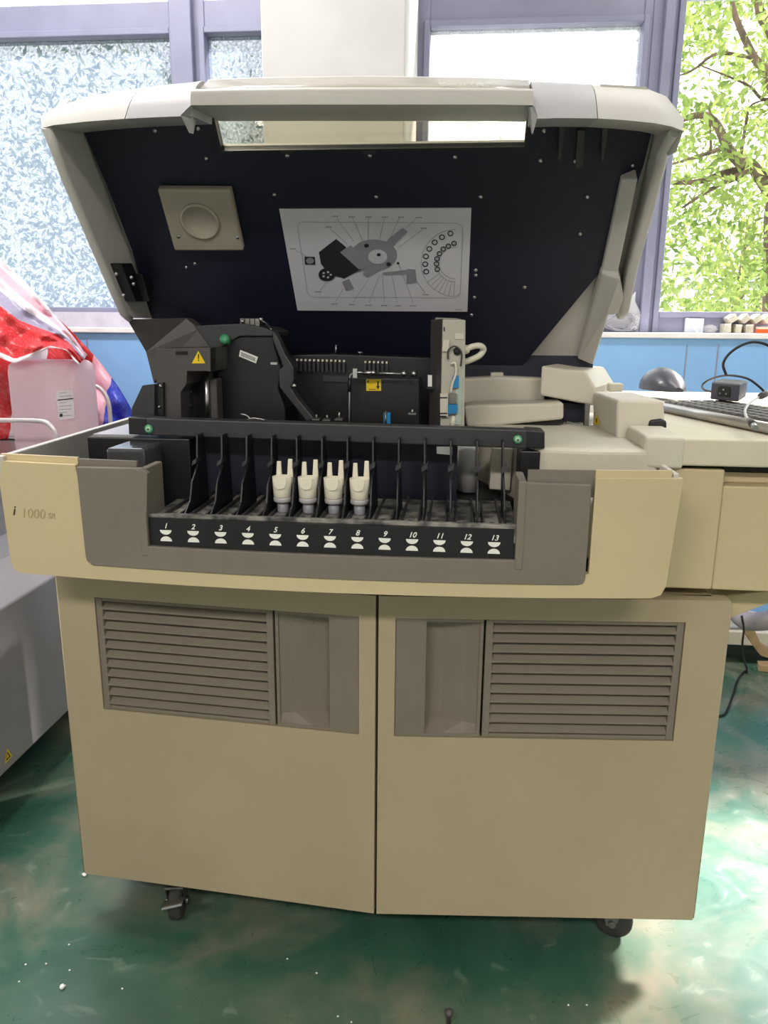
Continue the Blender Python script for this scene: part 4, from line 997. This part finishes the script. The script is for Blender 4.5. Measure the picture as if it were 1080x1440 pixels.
# power adapter on the keyboard
zt2 = ZK+.0235+.036
qA, qB, qC = aZ(1001, 537, zt2), aZ(1041, 540, zt2), aZ(1071, 526, zt2)
pa0 = V((qA.x, qA.y, ZK+.0235))
ad = empty('power_adapter', pa0, 'black power adapter brick with a three-pin inlet and coiling leads, on the keyboard', 'power adapter')
ux = (qB-qA).normalized(); wa = (qB-qA).length; uy = (qC-qB); la = max(.09, min(.13, uy.length)); uy.normalize(); ha = .036
def Q(a, b, z): return pa0+ux*a+uy*b+V((0, 0, z))
MB().prism([Q(0, 0, 0), Q(wa, 0, 0), Q(wa, la, 0), Q(0, la, 0)], V((0, 0, ha))).build('adapter_case', mat('adapter_plastic', (62, 62, 70), .5), ad, bevel=.003)
nq = ux.cross(V((0, 0, 1))).normalized()
MB().prism([Q(wa*f, 0, z)+nq*.0006 for f, z in ((.26, .008), (.70, .008), (.70, .024), (.64, .029), (.32, .029), (.26, .024))], nq*.001).build('inlet', VDARK, ad)
for f, z in ((.37, .014), (.59, .014), (.48, .022)): MB().cyl(Q(wa*f, 0, z)+nq*.001, Q(wa*f, 0, z)+nq*.004, .0018, 8).build('inlet_pin', STEEL, ad)
w1 = MB(); pts = [aY(1021, 527, .5), aY(1017, 512, .5), aY(1026, 497, .5), aY(1044, 485, .5), aY(1062, 481, .5), aY(1082, 487, .5), aY(1096, 505, .48), aY(1090, 535, .45)]
w1.tube(arc_pts(pts, 6), .0028, 10); tag(w1.build('lead_loop', INK, ad), 'lead rising in a loop behind the brick')
w2 = MB(); pts = [aZ(1078, 556, ZK+.03), aZ(1070, 546, ZK+.045), aZ(1050, 532, ZK+.066), aZ(1022, 528, ZK+.066), aZ(1000, 533, ZK+.05), aZ(988, 541, ZK+.034), aZ(990, 548, ZK+.027), aZ(1001, 551, ZK+.027)]
w2.tube(arc_pts(pts, 6), .0024, 10).build('lead_arch', INK, ad)
pts = [aZ(1084, 552, ZK+.029), aZ(1068, 558, ZK+.029), aZ(1055, 566, ZK+.029), aZ(1048, 576, ZK+.029), aZ(1049, 585, ZK+.029), aZ(1054, 591, ZK+.027)]
MB().tube(arc_pts(pts, 6), .0024, 10).build('lead_wire', mat('grey_wire', (190, 188, 186), .4), ad)
e0, e1 = aZ(1053, 590, ZK+.027), aZ(1063, 602, ZK+.019); dd = (e1-e0)
pl_ = MB(); pl_.tube([e0, e0+dd*.55], [.0035, .006], 12, DGREY); pl_.cyl(e0+dd*.55, e1, .0045, 12, STEEL); tag(pl_.build('barrel_plug', DGREY, ad), 'grey barrel plug with a metal tip')
MB().tube([aZ(1070, 557, ZK+.032), aZ(1084, 551, ZK+.034)], .007, 12).build('ferrite_bead', DGREY, ad)

# ------------------------------------------------------------------ things on the window sill
SZT = SZ+.018
def on_sill(px): return aZ(px, 471, SZT)
a = aY(962, 470, WY-.005); x0, x1 = aY(961, 460, WY).x, aY(987, 460, WY).x
bx = empty('small_box', (x0, WY+.0, SZT), 'small pale open box with white strips across it on the window sill', 'box')
MB().box(x0, x1, WY-.02, WY+.04-.045, SZT, SZT+.048).build('box_body', mat('pale_box', (206, 212, 226), .5), bx, bevel=.002)
st = MB(); st.prism([aY(965, 448, WY-.022), aY(968, 447, WY-.022), aY(983, 468, WY-.022), aY(981, 469.5, WY-.022)], V((0, .002, 0))); st.prism([aY(966, 449, WY-.023), aY(988, 456, WY-.023), aY(988, 458, WY-.023), aY(966, 451.5, WY-.023)], V((0, .002, 0))); st.build('paper_strip', WHITE, bx)
def crump(c, rx, ry, rz, seed, name, m, label, cat):
    r2 = random.Random(seed); mb = MB(); mb.ball(c, rx, ry, rz, n=22)
    for v in mb.v: k = 1+r2.uniform(-.16, .16); v.xy = V((c[0], c[1]))+(v.xy-V((c[0], c[1])))*k
    for v in mb.v: v.z = max(v.z, c[2]-rz+.002)
    for i in range(len(mb.sm)): mb.sm[i] = False
    return tag(mb.build(name, m), label, cat)
c_ = aY(999, 464, WY-.01); crump((c_.x, WY-.0, SZT+.014), .026, .012, .014, 3, 'crumpled_tissue', BAGW, 'crumpled white tissue between the small box and the tube cartons', 'tissue')
x0 = aY(890, 455, WY).x
cu = MB(); cu.lathe((x0+.025, WY-.0, SZT), (0, 0, 1), [(.020, 0), (.028, .060), (.026, .060), (.019, .004)], 20); tag(cu.build('paper_cup', BAGW), 'white paper cup on the sill beside the bundle of wire', 'cup')
c_ = aY(868, 462, WY); 
wb_ = MB(); r5 = random.Random(5); cx = c_.x; pts = []
for k in range(150):
    t = k*.55; pts.append(V((cx+.055*cos(t+r5.uniform(-.4, .4))*r5.uniform(.6, 1), WY-.055+.018*sin(t*.7), SZT+.034+.029*sin(t+r5.uniform(-.3, .3)))))
wb_.tube(arc_pts(pts, 3), .0012, 5); tag(wb_.build('wire_bundle', mat('pale_wire', (176, 176, 186), .4)), 'tangled bundle of thin pale wire on the window sill', 'wire')
bgp = MB(); bgv = [aY(x, y, WY+.0) for x, y in ((850, 462), (852, 430), (868, 428), (886, 418), (893, 409), (892, 424), (900, 440), (905, 452), (900, 462))]
bgp.prism([p+V((0, -.02, 0)) for p in bgv], V((0, .02, 0))); bo = bgp.build('plastic_bag', BAGW, bevel=.006, seg=3); tag(bo, 'white plastic bag with a twisted peak behind the wire bundle', 'bag')
# pale cartons, some lying tilted on top of the others
PC = mat('carton_paper', (214, 210, 192), .7, noise=.14, nscale=30)
CT = [(1019, .020, .030, 0, 4, 'pale carton at the end of the lower carton row nearest the crumpled tissue'),
      (1033, .020, .028, 0, -3, 'upright pale carton second along the lower row on the sill'),
      (1049, .024, .028, 0, 3, 'upright pale carton third along the lower row on the sill'),
      (1026, .026, .022, 1, 34, 'tilted pale carton lying on top of the first two cartons'),
      (1044, .026, .022, 1, 40, 'tilted pale carton on top, second from the tissue end'),
      (1060, .026, .022, 1, 36, 'tilted pale carton on top, third from the tissue end'),
      (1075, .026, .022, 1, 42, 'tilted pale carton on top at the picture edge, above the orange box')]
for px, wd_, hh_, tier, ang, lb in CT:
    c_ = aY(px, 460, WY-.02); zc_ = SZT if tier == 0 else SZT+.031
    ct = empty('small_carton', (c_.x, WY-.03, zc_), lb, 'carton', 'pale cartons on the sill')
    ca, sa = cos(R(ang)), sin(R(ang)); pp = []
    for a, b in ((-wd_/2, 0), (wd_/2, 0), (wd_/2, hh_), (-wd_/2, hh_)):
        pp.append((a*ca-b*sa, a*sa+b*ca))
    mz = min(q[1] for q in pp)
    y0_ = WY-.060 if tier == 0 else WY-.066
    MB().prism([V((c_.x+a, y0_, zc_+b-mz)) for a, b in pp], V((0, .055, 0))).build('carton_body', PC, ct, bevel=.001)
    e_ = [(a*.94, b*.94) for a, b in pp]
    MB().prism([V((c_.x+pp[3][0], y0_-.0006, zc_+pp[3][1]-mz-.004)), V((c_.x+pp[2][0], y0_-.0006, zc_+pp[2][1]-mz-.004)), V((c_.x+pp[2][0], y0_-.0006, zc_+pp[2][1]-mz)), V((c_.x+pp[3][0], y0_-.0006, zc_+pp[3][1]-mz))], V((0, .003, 0))).build('carton_flap', WHITE, ct)
c0, c1 = aY(1066, 466, WY-.09), aY(1110, 466, WY-.09)
ob = empty('orange_box', (c0.x, WY-.085, SZT), 'orange and cream box lying on the sill at the picture edge', 'box')
MB().box(c0.x, c1.x, WY-.10, WY-.068, SZT, SZT+.014, ORANGE).box(c0.x, c1.x, WY-.10, WY-.068, SZT+.014, SZT+.022, PC).build('box_body', ORANGE, ob)

# ------------------------------------------------------------------ neighbouring machine with jug and striped sheet
ZTm = .80
nm = empty('neighbor_machine', (-1.3, .5, 0), 'pale grey machine standing beside the analyzer with a hazard sticker low on its side', 'laboratory machine')
nb = MB(); prof = [(-.9, .13), (-.9, .515), (-1.0, .575), (-1.03, .62), (-1.04, ZTm), (-1.9, ZTm), (-1.9, .13)]
nb.prism([V((x, -.6, z)) for x, z in prof], V((0, 2.02, 0))); nb.build('machine_body', MACH, nm, bevel=.006, seg=3)
for x, y in ((-1.05, -.45), (-1.05, 1.0), (-1.75, -.45), (-1.75, 1.0)): MB().cyl((x, y, 0), (x, y, .13), .025, 16).build('foot', RUBBER, nm)
hz = MB().prism([aX(x, y, -.899) for x, y in ((10, 1053), (17, 1063), (7, 1074))], V((.0008, 0, 0)), YELLOW)
hz.prism([aX(x, y, -.8980) for x, y in ((10.2, 1057), (14.6, 1063.5), (8.6, 1070))], V((.0006, 0, 0)), INK); hz.prism([aX(x, y, -.8973) for x, y in ((10.4, 1060), (12.6, 1063.5), (9.6, 1067))], V((.0006, 0, 0)), YELLOW)
tag(hz.build('hazard_sticker', YELLOW, nm), 'yellow triangular hazard sticker')
def wire_rail(pts, name, lab):
    o = MB().tube(arc_pts(pts, 6), .006, 10).build(name, mat('pale_steel_wire', (206, 196, 200), .35, metal=.4), None); return tag(o, lab, 'rail')
wire_rail([aY(-60, 590, .62), aY(0, 591, .62), aY(55, 592, .62), aY(70, 598, .62), aY(78, 612, .62), aY(80, 640, .62), V((aY(80, 640, .62).x, .62, ZTm))], 'wire_hoop', 'bent steel wire hoop standing in front of the milky jug')
wire_rail([aY(108, 542, .95), aY(120, 542, .95), aY(135, 543, .95), aY(146, 552, .95), aY(153, 568, .95), aY(155, 590, .95), V((aY(155, 590, .95).x, .95, ZTm))], 'wire_hoop', 'bent steel wire hoop between the jug and the blue part of the striped sheet')
# jug
jy = .74; JD = .16
jx0, jx1 = aY(12, 600, jy).x, aY(106, 600, jy).x; jw = jx1-jx0; jcx = (jx0+jx1)/2
jt = aY(60, 514, jy).z; jtop = aY(78, 490, jy).z
jug = empty('plastic_jug', (jcx, jy+JD/2, ZTm), 'milky plastic jug with a small printed label, in front of the striped sheet', 'jug')
jm = MB(); rows = []
for z, k, dx in ((ZTm, .96, 0), (ZTm+.01, 1, 0), (jt-.02, 1, 0), (jt-.002, .97, 0), (jt+.007, .88, .0), (jt+.010, .8, .0)):
    row = []
    for jn in range(41):
        th = 2*pi*jn/40; e_ = .32
        row.append(V((jcx+dx*.5+jw/2*k*math.copysign(abs(cos(th))**e_, cos(th)), jy+JD/2+JD/2*k*math.copysign(abs(sin(th))**e_, sin(th)), z)))
    rows.append(row)
jm.grid(rows); jm.add(rows[0][:-1], [tuple(range(40))]); jm.add(rows[-1][:-1], [tuple(range(40))]); jm.build('jug_body', JUG, jug)
jl = MB().prism([aY(x, y, jy-.0008) for x, y in ((79, 550), (103, 547), (105, 588), (83, 591))], V((0, -.0006, 0)), mat('jug_label', (214, 206, 212), .6))
for k in range(8): jl.prism([aY(x, y, jy-.0014) for x, y in ((83, 552.5+4.6*k), (83+(18 if k % 3 else 11), 551.5+4.6*k), (83+(18 if k % 3 else 11), 552.3+4.6*k), (83, 553.3+4.6*k))], V((0, -.0003, 0)), INKL)
jl.prism([aY(x, y, jy-.0016) for x, y in ((81, 562), (103, 559.5), (103, 561), (81, 563.5))], V((0, -.0003, 0)), INK)
jl.prism([aY(x, y, jy-.0016) for x, y in ((84, 582), (88, 581.6), (88, 586), (84, 586.4))], V((0, -.0003, 0)), INK)
tag(jl.build('jug_label', WHITE, jug), 'small grey printed label')
# striped sheet: a fold behind the jug and a flap hanging over its shoulder
r3 = random.Random(11)
def samp(pl, t):
    k = t*(len(pl)-1); i = min(int(k), len(pl)-2); f = k-i; return V(pl[i])*(1-f)+V(pl[i+1])*f
def drape(top, foot, yt, yf, NU, NV, name, m, parent, amp):
    rows = []
    for j_ in range(NV+1):
        v = j_/NV; row = []
        for i_ in range(NU+1):
            u = i_/NU; p2 = samp(top, u)*(1-v)+samp(foot, u)*v
            d_ = yt(u)*(1-v)+yf(u)*v+amp*(.018*sin(u*21+v*7)+.012*sin(u*9-v*23)+.007*sin(u*57+v*31))+r3.uniform(-.003, .003)*amp
            q_ = aY(p2.x, p2.y, d_); q_.z = max(q_.z, ZTm+.006); row.append(q_)
        rows.append(row)
    o = MB().grid(rows).build(name, m, parent)
    uvl = o.data.uv_layers.new(name='UVMap')
    for poly in o.data.polygons:
        for li in poly.loop_indices:
            j_, i_ = divmod(o.data.loops[li].vertex_index, NU+1); uvl.data[li].uv = (i_/NU, j_/NV)
    sd = o.modifiers.new('thick', 'SOLIDIFY'); sd.thickness = .003; return o
sh = empty('striped_sheet', (-1.2, .95, ZTm), 'red white and blue striped woven plastic sheet draped over and behind the jug', 'plastic sheet')
RED, WHT, LIL, BLU, PNK = (226, 60, 66), (244, 238, 244), (176, 170, 196), (70, 88, 214), (246, 196, 210)
T_FRONT = tarpmat('striped_sheet_flap', 1, [(0, WHT), (.10, PNK), (.22, WHT), (.34, LIL), (.50, RED), (.97, WHT)])
T_BACK = tarpmat('striped_sheet_back', 0, [(0, WHT), (.12, BLU), (.22, WHT), (.27, RED), (.36, WHT), (.48, RED), (.66, PNK), (.75, BLU), (.94, PNK)])
drape([(-170, 240), (-60, 318), (0, 368), (35, 400), (66, 432), (102, 467), (140, 509), (168, 548), (184, 575), (196, 604)],
      [(-170, 690), (-120, 690), (-60, 690), (0, 690), (40, 690), (80, 690), (108, 690), (140, 688), (160, 684), (172, 680)],
      lambda u: 1.10, lambda u: 1.02, 44, 40, 'sheet_back', T_BACK, sh, 1)
drape([(-170, 236), (-60, 315), (0, 364), (35, 396), (64, 427), (86, 452), (104, 474), (122, 500)],
      [(-170, 470), (-60, 490), (-4, 500), (20, 510), (46, 499), (69, 488), (92, 492), (112, 512)],
      lambda u: .98-.10*u, lambda u: .70+.02*u, 36, 26, 'sheet_flap', T_FRONT, sh, .7)
mt = MB(); mt.prism([aY(x, y, 1.16) for x, y in ((-200, 380), (-40, 430), (30, 500), (85, 570), (110, 610))]+[V((aY(110, 610, 1.16).x, 1.16, ZTm)), V((aY(-200, 380, 1.16).x, 1.16, ZTm))], V((0, .25, 0)))
tag(mt.build('covered_crate', CARD), 'bulky brown carton hidden under the striped sheet', 'carton')

# ------------------------------------------------------------------ far side of the floor
def fl_(px, py): return aZ(px, py, 0)
bz1, bz0 = aY(1050, 889, 1.41).z, max(.012, aY(1050, 908, 1.41).z)
lb_ = empty('low_bench', (1.0, 1.41, 0), 'low pale beige plinth on the floor beneath the blue wall', 'bench')
MB().box(.72, 2.3, 1.41, 1.48, bz0, bz1).build('bench_board', CREAM, lb_, bevel=.003)
for x in (.8, 1.6, 2.2): MB().box(x, x+.05, 1.43, 1.47, 0, bz0).build('foot', BLACK, lb_)
hs_ = MB(); hp2 = [aY(1036, 862, 1.25), aY(1048, 872, 1.2), aY(1066, 874, 1.15), aY(1085, 870, 1.1), aY(1120, 850, 1.1)]
pts = arc_pts(hp2, 22); hs_.tube(pts, [.026+.0035*(1 if i % 2 else -1) for i in range(len(pts))], 14)
tag(hs_.build('corrugated_hose', mat('grey_hose', (176, 172, 184), .35)), 'grey corrugated hose running under the worktop', 'hose')
cb = MB(); cb.prism([aY(x, y, 1.3) for x, y in ((1044, 884), (1062, 888), (1070, 906), (1096, 920), (1096, 930), (1070, 922), (1058, 906))], V((0, .03, 0))); tag(cb.build('cardboard_scrap', CARD), 'bent strip of brown cardboard hanging beside the hose', 'cardboard')
b_ = fl_(1083, 945); cb = MB(); cb.prism([b_+V((-.04, 0, .002)), b_+V((.1, -.03, .002)), b_+V((.1, .05, .002)), b_+V((-.03, .04, .002))], V((0, 0, .02))); tag(cb.build('cardboard_scrap', CARD), 'flat scrap of brown cardboard lying on the floor', 'cardboard')
b_ = fl_(1038, 884); cr_ = crump((1.06, 1.445, bz1+.036), .16, .03, .036, 8, 'crumpled_film', BAGW, 'crumpled clear film lying on the low plinth', 'plastic film')
cd = MB(); pts = [aY(1043, 866, 1.0), aY(1046, 885, 1.0), aY(1044, 905, 1.0), aY(1046, 925, 1.05), aY(1051, 946, 1.1)]
pts = [V(p) for p in pts]; g0 = fl_(1050, 947)+V((0, 0, .004)); pts = pts[:-1]+[g0]
fl2 = [fl_(x, y)+V((0, 0, .004)) for x, y in ((1038, 956), (1030, 980), (1020, 1004), (1008, 1009))]
cpt = arc_pts(pts+fl2, 7)
for p in cpt: p.z = max(p.z, .0036)
cd.tube(cpt, .0032, 8); tag(cd.build('floor_cable', INK), 'thin black cable dropping from the worktop to the floor', 'cable')
# crumbs
def crumb(px, py, s, lab, grp=None):
    b = fl_(px, py); r4 = random.Random(px); mb = MB(); mb.ball((b.x, b.y, s*.45), s*.7, s*.6, s*.45, n=8)
    for v in mb.v: v.xy = b.xy+(v.xy-b.xy)*r4.uniform(.7, 1.25)
    for i in range(len(mb.sm)): mb.sm[i] = False
    tag(mb.build('plaster_crumb', WHITE), lab, 'crumb', grp)
crumb(88, 1390, .0085, 'white plaster crumb on the floor, largest of the loose crumbs')
crumb(119, 1232, .008, 'white plaster crumb against the bottom corner of the cabinet')
for x, y in ((172, 1391), (98, 1365), (65, 1356), (36, 1357), (27, 1381), (97, 1329), (475, 1430), (404, 1349), (445, 1369), (494, 1438), (825, 1414), (799, 1414)):
    crumb(x, y, .0028, 'tiny white speck of plaster on the green floor', 'tiny plaster specks on the floor')
b_ = fl_(631, 1434); tag(MB().lathe((b_.x, b_.y-.01, 0), (0, 0, 1), [(.004, 0), (.004, .02), (.007, .022), (.0075, .028), (.004, .031)], 14).build('reflection_spot', DGREY), 'short dark peg standing in for the dark spot in a floor reflection', 'stud')  # added peg for the dark spot inside a bright floor reflection

# ------------------------------------------------------------------ light
wd = bpy.data.worlds.new('World'); bpy.context.scene.world = wd; wd.use_nodes = True
nt = wd.node_tree; bg = nt.nodes['Background']
tc = nt.nodes.new('ShaderNodeTexCoord'); sx = nt.nodes.new('ShaderNodeSeparateXYZ'); nt.links.new(tc.outputs['Generated'], sx.inputs[0])
cr = nt.nodes.new('ShaderNodeValToRGB'); cr.color_ramp.elements[0].position = .45; cr.color_ramp.elements[0].color = (.8, .86, .8, 1); cr.color_ramp.elements[1].position = .62; cr.color_ramp.elements[1].color = (.92, .96, 1, 1)
mr = nt.nodes.new('ShaderNodeMapRange'); mr.inputs[1].default_value = -1; mr.inputs[2].default_value = 1
nt.links.new(sx.outputs[2], mr.inputs[0]); nt.links.new(mr.outputs[0], cr.inputs[0]); nt.links.new(cr.outputs[0], bg.inputs[0]); bg.inputs[1].default_value = 4.5
def sun(az, el, st, ang, col):
    l = bpy.data.lights.new('Sun', 'SUN'); l.energy = st; l.angle = R(ang); l.color = col
    o = bpy.data.objects.new('Sun', l); C.objects.link(o)
    d = V((-sin(R(az))*cos(R(el)), -cos(R(az))*cos(R(el)), -sin(R(el))))   # light travels along d
    o.rotation_euler = d.to_track_quat('-Z', 'Y').to_euler(); return o
sun(52, 38, 31, 8, (1, .92, .88))
def lamp(x, y, z, sx_, sy_, e, col):  # unseen area lamps, added as fill light
    fx = empty('fill_lamp', (x, y, 3.0), 'flat unseen ceiling lamp added as fill light', 'ceiling lamp', 'added fill lamps')
    MB().box(x-sx_/2-.03, x+sx_/2+.03, y-sy_/2-.03, y+sy_/2+.03, 2.96, 3.0).build('fill_housing', WHITE, fx)
    l = bpy.data.lights.new('fill_light', 'AREA'); l.shape = 'RECTANGLE'; l.size = sx_; l.size_y = sy_; l.energy = e; l.color = col
    o = bpy.data.objects.new('fill_light', l); C.objects.link(o); o.location = (x, y, 2.95)
for x in (-1.2, .9):
    lamp(x, -3.0, 2.95, 1.2, .4, 70, (1, .93, .85))
lamp(-1.15, .5, 2.95, 1.2, .3, 62, (1, .97, .95)); lamp(1.3, .5, 2.95, 1.2, .3, 22, (1, .97, .95))  # rear pair added to brighten the left floor, sill and worktop

# ------------------------------------------------------------------ camera
sc = bpy.context.scene
cd_ = bpy.data.cameras.new('Camera'); co = bpy.data.objects.new('Camera', cd_); C.objects.link(co)
cd_.sensor_fit = 'VERTICAL'; cd_.sensor_height = 36; cd_.lens = 36*F/1440; cd_.clip_start = .02
M = Matrix((RT, UP, -FW)).transposed().to_4x4(); M.translation = CAM; co.matrix_world = M
sc.camera = co
sc.view_settings.view_transform = 'Standard'; sc.view_settings.look = 'None'; sc.view_settings.gamma = 1; sc.view_settings.use_curve_mapping = False
sc.view_settings.exposure = 0
sc.cycles.use_denoising = True
sc.cycles.max_bounces = 10; sc.cycles.transparent_max_bounces = 16
